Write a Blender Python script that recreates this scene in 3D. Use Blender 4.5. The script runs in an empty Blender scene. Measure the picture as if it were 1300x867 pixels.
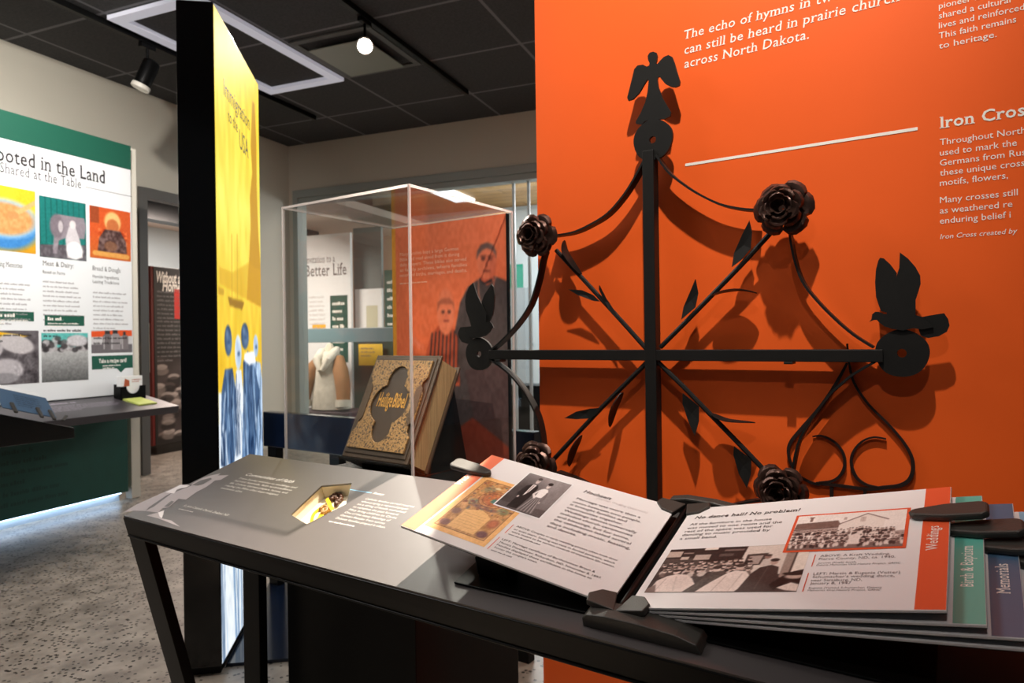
import bpy, bmesh, math, random
import numpy as np
from mathutils import Vector, Matrix
from mathutils.geometry import tessellate_polygon

random.seed(7); np.random.seed(7)
S = bpy.context.scene
COL = S.collection

# ------------------------------------------------------------------ camera, world, exposure
CAMH, FPX, ROLL, HOR = 1.15, 866.7, 0.0135, 429.0
cam = bpy.data.cameras.new('camera'); camo = bpy.data.objects.new('camera', cam); COL.objects.link(camo)
cam.sensor_width = 36; cam.lens = FPX / 1300 * 36; cam.shift_y = -4.5 / 1300
camo.matrix_world = Matrix.Translation((0, 0, CAMH)) @ Matrix.Rotation(ROLL, 4, 'Y') @ Matrix.Rotation(math.pi / 2, 4, 'X')
cam.clip_start = .02
cam.dof.use_dof = True; cam.dof.focus_distance = 1.12; cam.dof.aperture_fstop = 8.0
S.camera = camo
S.view_settings.view_transform = 'Standard'; S.view_settings.look = 'None'
S.view_settings.gamma = 1; S.view_settings.use_curve_mapping = False
S.view_settings.exposure = 0.0
W = bpy.data.worlds.new('world'); S.world = W; W.use_nodes = True
W.node_tree.nodes['Background'].inputs[0].default_value = (.85, .92, 1, 1)
W.node_tree.nodes['Background'].inputs[1].default_value = .05


class Frame:
    def __init__(s, x, y, deg):
        s.o = Vector((x, y, 0)); s.a = math.radians(deg)
        s.M = Matrix.Translation(s.o) @ Matrix.Rotation(s.a, 4, 'Z'); s.I = s.M.inverted()

    def w(s, p): return s.M @ Vector(p)

    def ray(s, px, py):
        a, b = px - 650, HOR - py
        d = Vector(((a * math.cos(ROLL) + b * math.sin(ROLL)) / FPX, 1, (-a * math.sin(ROLL) + b * math.cos(ROLL)) / FPX))
        c = s.I @ Vector((0, 0, CAMH)); return c, (s.I.to_3x3() @ d)

    def pix(s, px, py, x=None, y=None, z=None):     # point of a real plane seen at a photo position
        c, d = s.ray(px, py)
        if x is not None: t = (x - c.x) / d.x
        elif y is not None: t = (y - c.y) / d.y
        else: t = (z - c.z) / d.z
        return c + d * t


E = Frame(-.919, 1.6, -33.8)        # exhibit frame: x along the desk front, y towards the orange wall
R = Frame(0, 0, -22.2)              # room frame: x along the back wall, y along the left wall
L = Frame(-1.014, 2.356, 9.4)       # light box frame


class Surf:
    def __init__(s, fr, o, u, v):
        s.fr = fr; s.o = Vector(o); s.u = Vector(u).normalized(); s.v = Vector(v).normalized(); s.n = s.u.cross(s.v)

    def P(s, u, v, h=0): return s.o + s.u * u + s.v * v + s.n * h

    def uv(s, px, py):
        c, d = s.fr.ray(px, py)
        t = (s.o - c).dot(s.n) / d.dot(s.n); q = c + d * t - s.o
        return q.dot(s.u), q.dot(s.v)


# ------------------------------------------------------------------ lamps
def lamp(kind, name, fr, pos, aim, energy, color=(1, .93, .84), size=.05, angle=60, blend=.5):
    l = bpy.data.lights.new(name, kind); l.energy = energy; l.color = color
    if kind == 'SPOT': l.spot_size = math.radians(angle); l.spot_blend = blend; l.shadow_soft_size = size
    elif kind == 'AREA': l.size = size
    else: l.shadow_soft_size = size
    o = bpy.data.objects.new(name, l); COL.objects.link(o)
    p, q = fr.w(pos), fr.w(aim); o.location = p
    o.rotation_euler = (q - p).to_track_quat('-Z', 'Y').to_euler()
    return o


lamp('SPOT', 'wall_spot', E, (1.45, -.25, 3.2), (1.20, .58, 1.86), 250, (1, .91, .80), .022, 58, 1)
lamp('SPOT', 'desk_spot', E, (.68, 1.12, 3.25), (.84, .14, .78), 1400, (1, .89, .74), .02, 34, 1)
lamp('SPOT', 'case_spot', E, (-.3, -1.3, 3.2), (.33, .62, 1.06), 210, (1, .90, .74), .03, 15, .7)
lamp('SPOT', 'book_spot', E, (1.75, -1.5, 3.2), (1.47, .22, .85), 46, (1, .93, .88), .05, 32, .8)
lamp('SPOT', 'panel_spot', R, (-2.4, 2.4, 3.2), (-4.486, 2.75, 1.95), 150, (1, .95, .9), .06, 60, .9)
lamp('SPOT', 'panel_spot', R, (-3.1, 2.2, 3.25), (-5.0, 3.1, 2.2), 190, (1, .95, .88), .06, 100, .9)
lamp('AREA', 'gallery_fill', R, (-3.0, 1.2, 3.3), (-3.0, 1.2, 0), 70, (1, .95, .9), 1.4)  # this and the next: unseen area lamps added as ambient fill
lamp('AREA', 'gallery_fill', R, (.5, 4.2, 3.3), (.5, 4.2, 0), 45, (1, .93, .85), 1.2)
lamp('POINT', 'far_room_light', R, (-2.2, 7.9, 2.5), (-2.2, 8.4, 0), 120, (.95, .98, 1), .35)  # added point lamp without a fixture, brightens the wooden ceiling
lamp('AREA', 'far_room_light', R, (-2.6, 8.3, 3.2), (-2.6, 8.4, 0), 120, (.93, .98, 1), 2.4)
lamp('AREA', 'hall_light', R, (-6.2, 6.2, 2.55), (-7.2, 6.4, 0), 180, (1, .84, .74), .9)


# ------------------------------------------------------------------ materials
def s2l(c):
    c = np.asarray(c, float) / 255; return np.where(c <= .04045, c / 12.92, ((c + .055) / 1.055) ** 2.4)


MATS = {}


def mat(name, rgb=None, rough=.5, metal=0, emit=None, spec=.5, noise=0, nscale=30, bump=0, bscale=200, coat=0):
    if name in MATS: return MATS[name]
    m = bpy.data.materials.new(name); m.use_nodes = True; nt = m.node_tree; b = nt.nodes['Principled BSDF']
    c = (*s2l(rgb), 1)
    b.inputs['Base Color'].default_value = c; b.inputs['Roughness'].default_value = rough
    b.inputs['Metallic'].default_value = metal; b.inputs['Specular IOR Level'].default_value = spec
    b.inputs['Coat Weight'].default_value = coat
    if emit: b.inputs['Emission Color'].default_value = c; b.inputs['Emission Strength'].default_value = emit
    if noise or bump:
        tc = nt.nodes.new('ShaderNodeTexCoord')
    if noise:
        n = nt.nodes.new('ShaderNodeTexNoise'); n.inputs['Scale'].default_value = nscale; n.inputs['Detail'].default_value = 4
        mx = nt.nodes.new('ShaderNodeMix'); mx.data_type = 'RGBA'
        mx.inputs[6].default_value = tuple(v * (1 - noise) for v in c[:3]) + (1,)
        mx.inputs[7].default_value = tuple(min(1, v * (1 + noise)) for v in c[:3]) + (1,)
        nt.links.new(tc.outputs['Object'], n.inputs['Vector']); nt.links.new(n.outputs['Fac'], mx.inputs[0])
        nt.links.new(mx.outputs[2], b.inputs['Base Color'])
    if bump:
        n2 = nt.nodes.new('ShaderNodeTexNoise'); n2.inputs['Scale'].default_value = bscale
        bp = nt.nodes.new('ShaderNodeBump'); bp.inputs['Strength'].default_value = bump; bp.inputs['Distance'].default_value = .002
        nt.links.new(tc.outputs['Object'], n2.inputs['Vector']); nt.links.new(n2.outputs['Fac'], bp.inputs['Height'])
        nt.links.new(bp.outputs[0], b.inputs['Normal'])
    MATS[name] = m; return m


def attr_mat(name, rough=.4, emit=0, spec=.4):
    if name in MATS: return MATS[name]
    m = bpy.data.materials.new(name); m.use_nodes = True; nt = m.node_tree; b = nt.nodes['Principled BSDF']
    a = nt.nodes.new('ShaderNodeAttribute'); a.attribute_name = 'Col'
    nt.links.new(a.outputs['Color'], b.inputs['Base Color']); b.inputs['Roughness'].default_value = rough
    b.inputs['Specular IOR Level'].default_value = spec
    if emit:
        nt.links.new(a.outputs['Color'], b.inputs['Emission Color']); b.inputs['Emission Strength'].default_value = emit
        dk_ = nt.nodes.new('ShaderNodeMix'); dk_.data_type = 'RGBA'; dk_.blend_type = 'MULTIPLY'; dk_.inputs[0].default_value = 1; dk_.inputs[7].default_value = (.2, .2, .2, 1)
        nt.links.new(a.outputs['Color'], dk_.inputs[6]); nt.links.new(dk_.outputs[2], b.inputs['Base Color'])
    MATS[name] = m; return m


def nodes_mat(name, fn):
    if name in MATS: return MATS[name]
    m = bpy.data.materials.new(name); m.use_nodes = True; nt = m.node_tree
    fn(nt, nt.nodes['Principled BSDF'], nt.nodes['Material Output']); MATS[name] = m; return m


def ramp(nt, src, stops):
    r = nt.nodes.new('ShaderNodeValToRGB'); e = r.color_ramp.elements
    while len(e) < len(stops): e.new(.5)
    for i, (p, c) in enumerate(stops): e[i].position = p; e[i].color = (*s2l(c), 1)
    nt.links.new(src, r.inputs[0]); return r


def m_terrazzo(nt, b, out):
    tc = nt.nodes.new('ShaderNodeTexCoord'); v = nt.nodes.new('ShaderNodeTexVoronoi'); v.inputs['Scale'].default_value = 62
    n = nt.nodes.new('ShaderNodeTexNoise'); n.inputs['Scale'].default_value = 9; n.inputs['Detail'].default_value = 6
    nt.links.new(tc.outputs['Object'], v.inputs['Vector']); nt.links.new(tc.outputs['Object'], n.inputs['Vector'])
    base = ramp(nt, n.outputs['Fac'], [(.3, (124, 114, 104)), (.7, (176, 164, 151))])
    chip = ramp(nt, v.outputs['Color'], [(0, (58, 52, 50)), (.40, (84, 74, 68)), (.44, (255, 255, 255)), (.9, (255, 255, 255))])
    chip.color_ramp.interpolation = 'LINEAR'
    d = nt.nodes.new('ShaderNodeMath'); d.operation = 'LESS_THAN'; d.inputs[1].default_value = .40
    nt.links.new(v.outputs['Distance'], d.inputs[0])
    mx = nt.nodes.new('ShaderNodeMix'); mx.data_type = 'RGBA'; mx.blend_type = 'MULTIPLY'
    nt.links.new(d.outputs[0], mx.inputs[0]); nt.links.new(base.outputs[0], mx.inputs[6]); nt.links.new(chip.outputs[0], mx.inputs[7])
    nt.links.new(mx.outputs[2], b.inputs['Base Color']); b.inputs['Roughness'].default_value = .32


def m_ceiling(nt, b, out):
    tc = nt.nodes.new('ShaderNodeTexCoord'); sp = nt.nodes.new('ShaderNodeSeparateXYZ'); nt.links.new(tc.outputs['Object'], sp.inputs[0])
    fl = []
    for k, off in ((0, -3.41), (1, 3.19)):
        a = nt.nodes.new('ShaderNodeMath'); a.operation = 'SUBTRACT'; a.inputs[1].default_value = off - .0118 - 80 * .785
        nt.links.new(sp.outputs[k], a.inputs[0])
        d = nt.nodes.new('ShaderNodeMath'); d.operation = 'DIVIDE'; d.inputs[1].default_value = .785; nt.links.new(a.outputs[0], d.inputs[0])
        f = nt.nodes.new('ShaderNodeMath'); f.operation = 'FRACT'; nt.links.new(d.outputs[0], f.inputs[0])
        g = nt.nodes.new('ShaderNodeMath'); g.operation = 'LESS_THAN'; g.inputs[1].default_value = .03; nt.links.new(f.outputs[0], g.inputs[0]); fl.append(g)
    mxm = nt.nodes.new('ShaderNodeMath'); mxm.operation = 'MAXIMUM'
    nt.links.new(fl[0].outputs[0], mxm.inputs[0]); nt.links.new(fl[1].outputs[0], mxm.inputs[1])
    n = nt.nodes.new('ShaderNodeTexNoise'); n.inputs['Scale'].default_value = 60; nt.links.new(tc.outputs['Object'], n.inputs['Vector'])
    base = ramp(nt, n.outputs['Fac'], [(.3, (44, 44, 47)), (.7, (61, 60, 62))])
    mx = nt.nodes.new('ShaderNodeMix'); mx.data_type = 'RGBA'; mx.inputs[7].default_value = (*s2l((112, 112, 116)), 1)
    nt.links.new(mxm.outputs[0], mx.inputs[0]); nt.links.new(base.outputs[0], mx.inputs[6])
    nt.links.new(mx.outputs[2], b.inputs['Base Color']); b.inputs['Roughness'].default_value = .85


def m_planks(nt, b, out):
    tc = nt.nodes.new('ShaderNodeTexCoord'); mp = nt.nodes.new('ShaderNodeMapping'); nt.links.new(tc.outputs['Object'], mp.inputs[0])
    br = nt.nodes.new('ShaderNodeTexBrick'); br.inputs['Scale'].default_value = 1; br.inputs['Brick Width'].default_value = 2.6
    br.inputs['Row Height'].default_value = .24; br.inputs['Mortar Size'].default_value = .006
    br.inputs['Color1'].default_value = (*s2l((226, 184, 122)), 1); br.inputs['Color2'].default_value = (*s2l((206, 160, 100)), 1)
    br.inputs['Mortar'].default_value = (*s2l((110, 78, 48)), 1)
    nt.links.new(mp.outputs[0], br.inputs['Vector'])
    nt.links.new(br.outputs[0], b.inputs['Base Color']); b.inputs['Roughness'].default_value = .5


def m_acrylic(edge):
    def f(nt, b, out):
        nt.nodes.remove(b)
        tr = nt.nodes.new('ShaderNodeBsdfTransparent'); gl = nt.nodes.new('ShaderNodeBsdfGlossy'); gl.inputs['Roughness'].default_value = .02
        mx = nt.nodes.new('ShaderNodeMixShader')
        if edge:
            d = nt.nodes.new('ShaderNodeBsdfTranslucent'); d.inputs[0].default_value = (.95, .9, .9, 1)
            d2 = nt.nodes.new('ShaderNodeBsdfDiffuse'); d2.inputs[0].default_value = (.95, .9, .9, 1)
            m1 = nt.nodes.new('ShaderNodeMixShader'); nt.links.new(d.outputs[0], m1.inputs[1]); nt.links.new(d2.outputs[0], m1.inputs[2])
            m2 = nt.nodes.new('ShaderNodeMixShader'); m2.inputs[0].default_value = .6
            nt.links.new(tr.outputs[0], m2.inputs[1]); nt.links.new(m1.outputs[0], m2.inputs[2])
            nt.links.new(m2.outputs[0], mx.inputs[1]); mx.inputs[0].default_value = .15
        else:
            lw = nt.nodes.new('ShaderNodeLayerWeight'); lw.inputs[0].default_value = .5
            pw = nt.nodes.new('ShaderNodeMath'); pw.operation = 'POWER'; pw.inputs[1].default_value = 5; nt.links.new(lw.outputs['Facing'], pw.inputs[0])
            fr = nt.nodes.new('ShaderNodeMath'); fr.operation = 'MULTIPLY_ADD'; fr.inputs[1].default_value = .9; fr.inputs[2].default_value = .04; nt.links.new(pw.outputs[0], fr.inputs[0])
            nt.links.new(fr.outputs[0], mx.inputs[0]); tr.inputs[0].default_value = (.965, .975, .97, 1)
            nt.links.new(tr.outputs[0], mx.inputs[1])
        nt.links.new(gl.outputs[0], mx.inputs[2]); nt.links.new(mx.outputs[0], out.inputs[0])
    return f


M_ACR = nodes_mat('clear_acrylic', m_acrylic(False)); M_EDGE = nodes_mat('acrylic_edge', m_acrylic(True))
M_FLOOR = nodes_mat('speckled_concrete', m_terrazzo); M_CEIL = nodes_mat('black_tile', m_ceiling); M_WOOD = nodes_mat('wood_planks', m_planks)
M_WALL = mat('beige_paint', (196, 190, 176), .7, bump=.15)
M_WALLG = mat('grey_paint', (150, 156, 150), .6, bump=.1)
M_ORANGE = mat('orange_print', (242, 97, 30), .52, noise=.05, nscale=6, spec=.3)
M_ORANGE2 = mat('orange_tab', (226, 88, 48), .4)
M_BLACK = mat('black_metal', (7, 7, 7), .36, spec=.18)
M_BLACKG = mat('black_gloss', (14, 14, 15), .14)
M_IRON = mat('forged_iron', (22, 21, 20), .5, .1, spec=.35, bump=.12, bscale=900, noise=.25, nscale=60)
M_ROSE = mat('rose_iron', (84, 62, 55), .32, .7, bump=.2, bscale=400, noise=.35, nscale=90)
M_WHITE = mat('white_print', (240, 240, 240), .5)
M_TEXTW = mat('white_ink', (250, 244, 236), .5)
M_DESKINK = mat('desk_white_ink', (206, 200, 194), .5)
M_INK = mat('black_ink', (34, 30, 32), .5)
M_GREYINK = mat('grey_ink', (120, 116, 118), .5)
M_BODYINK = mat('soft_grey_ink', (158, 154, 156), .5)
M_PALEINK = mat('pale_ink', (206, 200, 200), .5)
M_PAGE = mat('page_white', (236, 232, 232), .33)
M_PLASTIC = mat('charcoal_plastic', (58, 55, 51), .45, bump=.2, bscale=500)
M_DESK = mat('desk_print', (75, 69, 69), .42, spec=.9, noise=.06, nscale=25)
M_GREEN = mat('green_print', (18, 84, 66), .5); M_GREEN2 = mat('dark_green_print', (22, 78, 68), .45, noise=.18, nscale=9)
M_TEAL = mat('teal_tab', (94, 176, 160), .35); M_SLATE = mat('slate_tab', (68, 96, 124), .35); M_SKY = mat('sky_tab', (140, 192, 222), .35)
M_BLUELIT = mat('bluelit_gloss', (20, 30, 48), .15)  # black gloss with the light box's blue glow put into its colour
M_PRINT = attr_mat('printed'); M_LIT = attr_mat('backlit_print', .6, 1.0, .1)
M_CREAM = mat('cream_lining', (246, 236, 214), .6)
M_GREYF = mat('grey_frame', (88, 84, 80), .5); M_STEEL = mat('steel', (150, 156, 160), .4, .6)


# ------------------------------------------------------------------ mesh building
class MB:
    def __init__(s): s.v = []; s.f = []; s.m = []

    def add(s, vs, fs, m=0):
        k = len(s.v); s.v += [tuple(p) for p in vs]; s.f += [tuple(i + k for i in f) for f in fs]; s.m += [m] * len(fs); return s

    def obox(s, o, a, b, c, m=0):
        o, a, b, c = Vector(o), Vector(a), Vector(b), Vector(c)
        vs = [o, o + a, o + a + b, o + b, o + c, o + a + c, o + a + b + c, o + b + c]
        fs = [(0, 3, 2, 1), (4, 5, 6, 7), (0, 1, 5, 4), (1, 2, 6, 5), (2, 3, 7, 6), (3, 0, 4, 7)]
        if a.cross(b).dot(c) < 0: fs = [tuple(reversed(f)) for f in fs]
        return s.add(vs, fs, m)

    def bx(s, x0, x1, y0, y1, z0, z1, m=0):
        return s.obox((x0, y0, z0), (x1 - x0, 0, 0), (0, y1 - y0, 0), (0, 0, z1 - z0), m)

    def flat(s, sf, pts, h=0, m=0):
        vs = [sf.P(u, v, h) for u, v in pts]
        tri = tessellate_polygon([[Vector((u, v, 0)) for u, v in pts]])
        out = []
        for t in tri:
            a, b, c = [Vector((*pts[i], 0)) for i in t]
            out.append(t if (b - a).cross(c - a).z > 0 else t[::-1])
        return s.add(vs, out, m)

    def rect(s, sf, u0, v0, u1, v1, h=0, m=0):
        return s.flat(sf, [(u0, v0), (u1, v0), (u1, v1), (u0, v1)], h, m)

    def prism(s, sf, pts, h0, h1, m=0):
        n = len(pts)
        area = sum(pts[i][0] * pts[(i + 1) % n][1] - pts[(i + 1) % n][0] * pts[i][1] for i in range(n))
        if area < 0: pts = pts[::-1]
        tri = tessellate_polygon([[Vector((u, v, 0)) for u, v in pts]])
        fs = []
        for t in tri:
            a, b, c = [Vector((*pts[i], 0)) for i in t]
            t = tuple(t) if (b - a).cross(c - a).z > 0 else tuple(t[::-1])
            fs.append(tuple(i + n for i in t)); fs.append(t[::-1])
        for i in range(n):
            j = (i + 1) % n; fs.append((i, j, j + n, i + n))
        vs = [sf.P(u, v, h0) for u, v in pts] + [sf.P(u, v, h1) for u, v in pts]
        return s.add(vs, fs, m)

    def ribbon(s, sf, pts, h0, h1, t, m=0):
        pts = smooth(pts, 4); n = len(pts); vs = []; fs = []
        for i, (x, y) in enumerate(pts):
            a = pts[max(0, i - 1)]; b = pts[min(n - 1, i + 1)]
            d = Vector((b[0] - a[0], b[1] - a[1])).normalized(); nx, ny = -d.y * t / 2, d.x * t / 2
            vs += [sf.P(x + nx, y + ny, h0), sf.P(x - nx, y - ny, h0), sf.P(x - nx, y - ny, h1), sf.P(x + nx, y + ny, h1)]
            if i:
                k = 4 * i
                for q in range(4): fs.append((k - 4 + q, k - 4 + (q + 1) % 4, k + (q + 1) % 4, k + q))
        fs += [(3, 2, 1, 0), (4 * n - 4, 4 * n - 3, 4 * n - 2, 4 * n - 1)]
        return s.add(vs, fs, m)

    def tube(s, pts, r, n=8, m=0, cap=True):
        pts = [Vector(p) for p in pts]; vs = []; fs = []; N = len(pts)
        rs = r if isinstance(r, (list, tuple)) else [r] * N
        ref = None
        for i, p in enumerate(pts):
            d = (pts[min(N - 1, i + 1)] - pts[max(0, i - 1)]).normalized()
            if ref is None: ref = d.orthogonal().normalized()
            ref = (ref - d * ref.dot(d)).normalized(); q = d.cross(ref)
            for k in range(n):
                a = 2 * math.pi * k / n; vs.append(p + (ref * math.cos(a) + q * math.sin(a)) * rs[i])
            if i:
                b = i * n
                for k in range(n): fs.append((b - n + k, b - n + (k + 1) % n, b + (k + 1) % n, b + k))
        if cap: fs += [tuple(range(n))[::-1], tuple(range((N - 1) * n, N * n))]
        return s.add(vs, fs, m)

    def disc(s, sf, cu, cv, r, r0, h0, h1, n=40, m=0, wob=0):
        vs = []; fs = []
        for i in range(n):
            a = 2 * math.pi * i / n; c, q = math.cos(a), math.sin(a); rr = r * (1 + wob * math.sin(3 * a + 1) * .5 + wob * math.sin(5 * a))
            for (k, h) in ((rr, h0), (rr, h1), (r0, h1), (r0, h0)): vs.append(sf.P(cu + k * c, cv + k * q, h))
        for i in range(n):
            j = (i + 1) % n
            for k in range(4): fs.append((4 * i + k, 4 * j + k, 4 * j + (k + 1) % 4, 4 * i + (k + 1) % 4))
        return s.add(vs, fs, m)

    def ball(s, c, r, n=8, m=0, sc=(1, 1, 1)):
        vs = []; fs = []; c = Vector(c); h = n // 2 + 1
        for i in range(h + 1):
            t = math.pi * i / h
            for k in range(n):
                a = 2 * math.pi * k / n
                vs.append(c + Vector((r * sc[0] * math.sin(t) * math.cos(a), r * sc[1] * math.sin(t) * math.sin(a), r * sc[2] * math.cos(t))))
        for i in range(h):
            for k in range(n): fs.append((i * n + k, (i + 1) * n + k, (i + 1) * n + (k + 1) % n, i * n + (k + 1) % n))
        return s.add(vs, fs, m)

    def text(s, sf, txt, u, v, cap, width=None, h=.0003, m=0, bold=0, shear=0, serif=False, rot=0, align='L'):
        vs, fs, wd = text_poly(txt, bold, shear, serif)
        sx = cap if width is None else width / max(wd, 1e-6)
        if align == 'C': u -= wd * sx / 2
        if align == 'R': u -= wd * sx
        c, q = math.cos(rot), math.sin(rot)
        P = [(x * sx, y * cap) for x, y in vs]
        return s.add([sf.P(u + x * c - y * q, v + x * q + y * c, h) for x, y in P], fs, m)

    def greek(s, sf, u, v, w, rows, lead, hgt, h=.0003, m=0, ragged=.25, rnd=None):
        rnd = rnd or random
        for r_ in range(rows):
            x = u; end = u + w * (1 - ragged * rnd.random()) if r_ < rows - 1 else u + w * rnd.uniform(.3, .6)
            y = v - r_ * lead
            while x < end:
                for _ in range(rnd.randint(2, 8)):
                    cw = hgt * rnd.uniform(.35, .75); ch = hgt * rnd.choice((.7, .7, 1, .7))
                    if x + cw > u + w: break
                    s.rect(sf, x, y, x + cw * .72, y + ch, h, m); x += cw
                x += hgt * .45
        return s

    def build(s, name, m, parent, smooth_=False, bevel=0, label=None, kind=None, seg=2):
        fr, o = INFO[parent.name]
        ob = s._mk(name, m, o, smooth_, bevel, seg); ob.parent = parent; INFO[ob.name] = (fr, o)
        if label: ob['label'] = label
        if kind: ob['kind'] = kind
        return ob

    def single(s, name, m, fr, o, label=None, cat=None, group=None, kind=None, smooth_=False, bevel=0, seg=2):
        ob = s._mk(name, m, Vector(o), smooth_, bevel, seg)
        ob.location = fr.w(o); ob.rotation_euler = (0, 0, fr.a); INFO[ob.name] = (fr, Vector(o))
        for k, val in (('label', label), ('category', cat), ('group', group), ('kind', kind)):
            if val: ob[k] = val
        return ob

    def _mk(s, name, m, o, smooth_, bevel, seg):
        me = bpy.data.meshes.new(name); me.from_pydata([tuple(Vector(p) - o) for p in s.v], [], s.f)
        ms = m if isinstance(m, (list, tuple)) else [m]
        for q in ms: me.materials.append(q)
        if len(ms) > 1: me.polygons.foreach_set('material_index', s.m)
        if bevel or smooth_:
            bm = bmesh.new(); bm.from_mesh(me)
            if bevel and not smooth_:
                bmesh.ops.remove_doubles(bm, verts=bm.verts, dist=1e-6)
                es = [e for e in bm.edges if len(e.link_faces) == 2 and e.calc_face_angle(0) > .6]
                bmesh.ops.bevel(bm, geom=es, offset=bevel, segments=seg, affect='EDGES', clamp_overlap=True, profile=.5)
            if smooth_:
                for f in bm.faces: f.smooth = True
                for e in bm.edges:
                    if len(e.link_faces) == 2 and e.calc_face_angle(0) > .7: e.smooth = False
            bm.to_mesh(me); bm.free()
        me.update()
        ob = bpy.data.objects.new(name, me); COL.objects.link(ob); return ob


INFO = {}


def thing(name, label, cat, fr, o, group=None, kind=None):
    e = bpy.data.objects.new(name, None); COL.objects.link(e); e.empty_display_size = .05
    e.location = fr.w(o); e.rotation_euler = (0, 0, fr.a); INFO[e.name] = (fr, Vector(o))
    if kind: e['kind'] = kind
    else: e['label'] = label; e['category'] = cat
    if group: e['group'] = group
    return e


def smooth(pts, n):
    if len(pts) < 3: return pts
    out = []; P = [pts[0]] + list(pts) + [pts[-1]]
    for i in range(1, len(P) - 2):
        p0, p1, p2, p3 = [np.array(q) for q in P[i - 1:i + 3]]
        for k in range(n):
            t = k / n
            out.append(tuple(.5 * ((2 * p1) + (-p0 + p2) * t + (2 * p0 - 5 * p1 + 4 * p2 - p3) * t * t + (-p0 + 3 * p1 - 3 * p2 + p3) * t ** 3)))
    out.append(tuple(pts[-1])); return out


_TC = {}
_CAP = [None]


def text_poly(txt, bold=0, shear=0, serif=False):
    key = (txt, bold, shear, serif)
    if key in _TC: return _TC[key]
    cu = bpy.data.curves.new('t', 'FONT'); cu.body = txt; cu.size = 1; cu.offset = bold; cu.resolution_u = 2; cu.fill_mode = 'FRONT'
    if serif: cu.space_character = 1.06
    ob = bpy.data.objects.new('t', cu); COL.objects.link(ob)
    dg = bpy.context.evaluated_depsgraph_get(); dg.update(); me = ob.evaluated_get(dg).to_mesh()
    vs = [(v.co.x, v.co.y) for v in me.vertices]; fs = [tuple(p.vertices) for p in me.polygons]
    cnt = {}
    for f in fs:
        for i in range(len(f)):
            e = tuple(sorted((f[i], f[(i + 1) % len(f)]))); cnt[e] = cnt.get(e, 0) + 1
    ob.to_mesh_clear(); COL.objects.unlink(ob); bpy.data.objects.remove(ob); bpy.data.curves.remove(cu)
    if _CAP[0] is None:
        _CAP[0] = 1
        hv, _, _ = text_poly('H'); _CAP[0] = max(y for x, y in hv)
        _TC.clear()
    k = 1 / _CAP[0]; vs = [(x * k, y * k) for x, y in vs]
    if serif and _CAP[0] != 1:
        t = .075
        for (a, b), c in list(cnt.items()):
            if c != 1: continue
            (x0, y0), (x1, y1) = vs[a], vs[b]; ln = abs(x1 - x0)
            if abs(y0 - y1) > .01 or not .06 < ln < .26: continue
            xm = (x0 + x1) / 2; hw = ln * .5 + .085
            if abs(y0) < .03: ya, yb = y0, y0 + t
            elif y0 > .9: ya, yb = y0 - t, y0; 
            elif .6 < y0 < .82: ya, yb = y0 - t, y0
            else: continue
            xa, xb = xm - hw, xm + hw
            if y0 > .6: xb = xm + ln * .5
            q = len(vs); vs += [(xa, ya), (xb, ya), (xb, yb), (xa, yb)]; fs.append((q, q + 1, q + 2, q + 3))
    if shear: vs = [(x + y * shear, y) for x, y in vs]
    out = []
    for f in fs:
        ar = sum(vs[f[i]][0] * vs[f[(i + 1) % len(f)]][1] - vs[f[(i + 1) % len(f)]][0] * vs[f[i]][1] for i in range(len(f)))
        out.append(f if ar > 0 else f[::-1])
    x0 = min((x for x, y in vs), default=0); vs = [(x - x0, y) for x, y in vs]
    r = (vs, out, max((x for x, y in vs), default=0)); _TC[key] = r; return r


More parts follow.
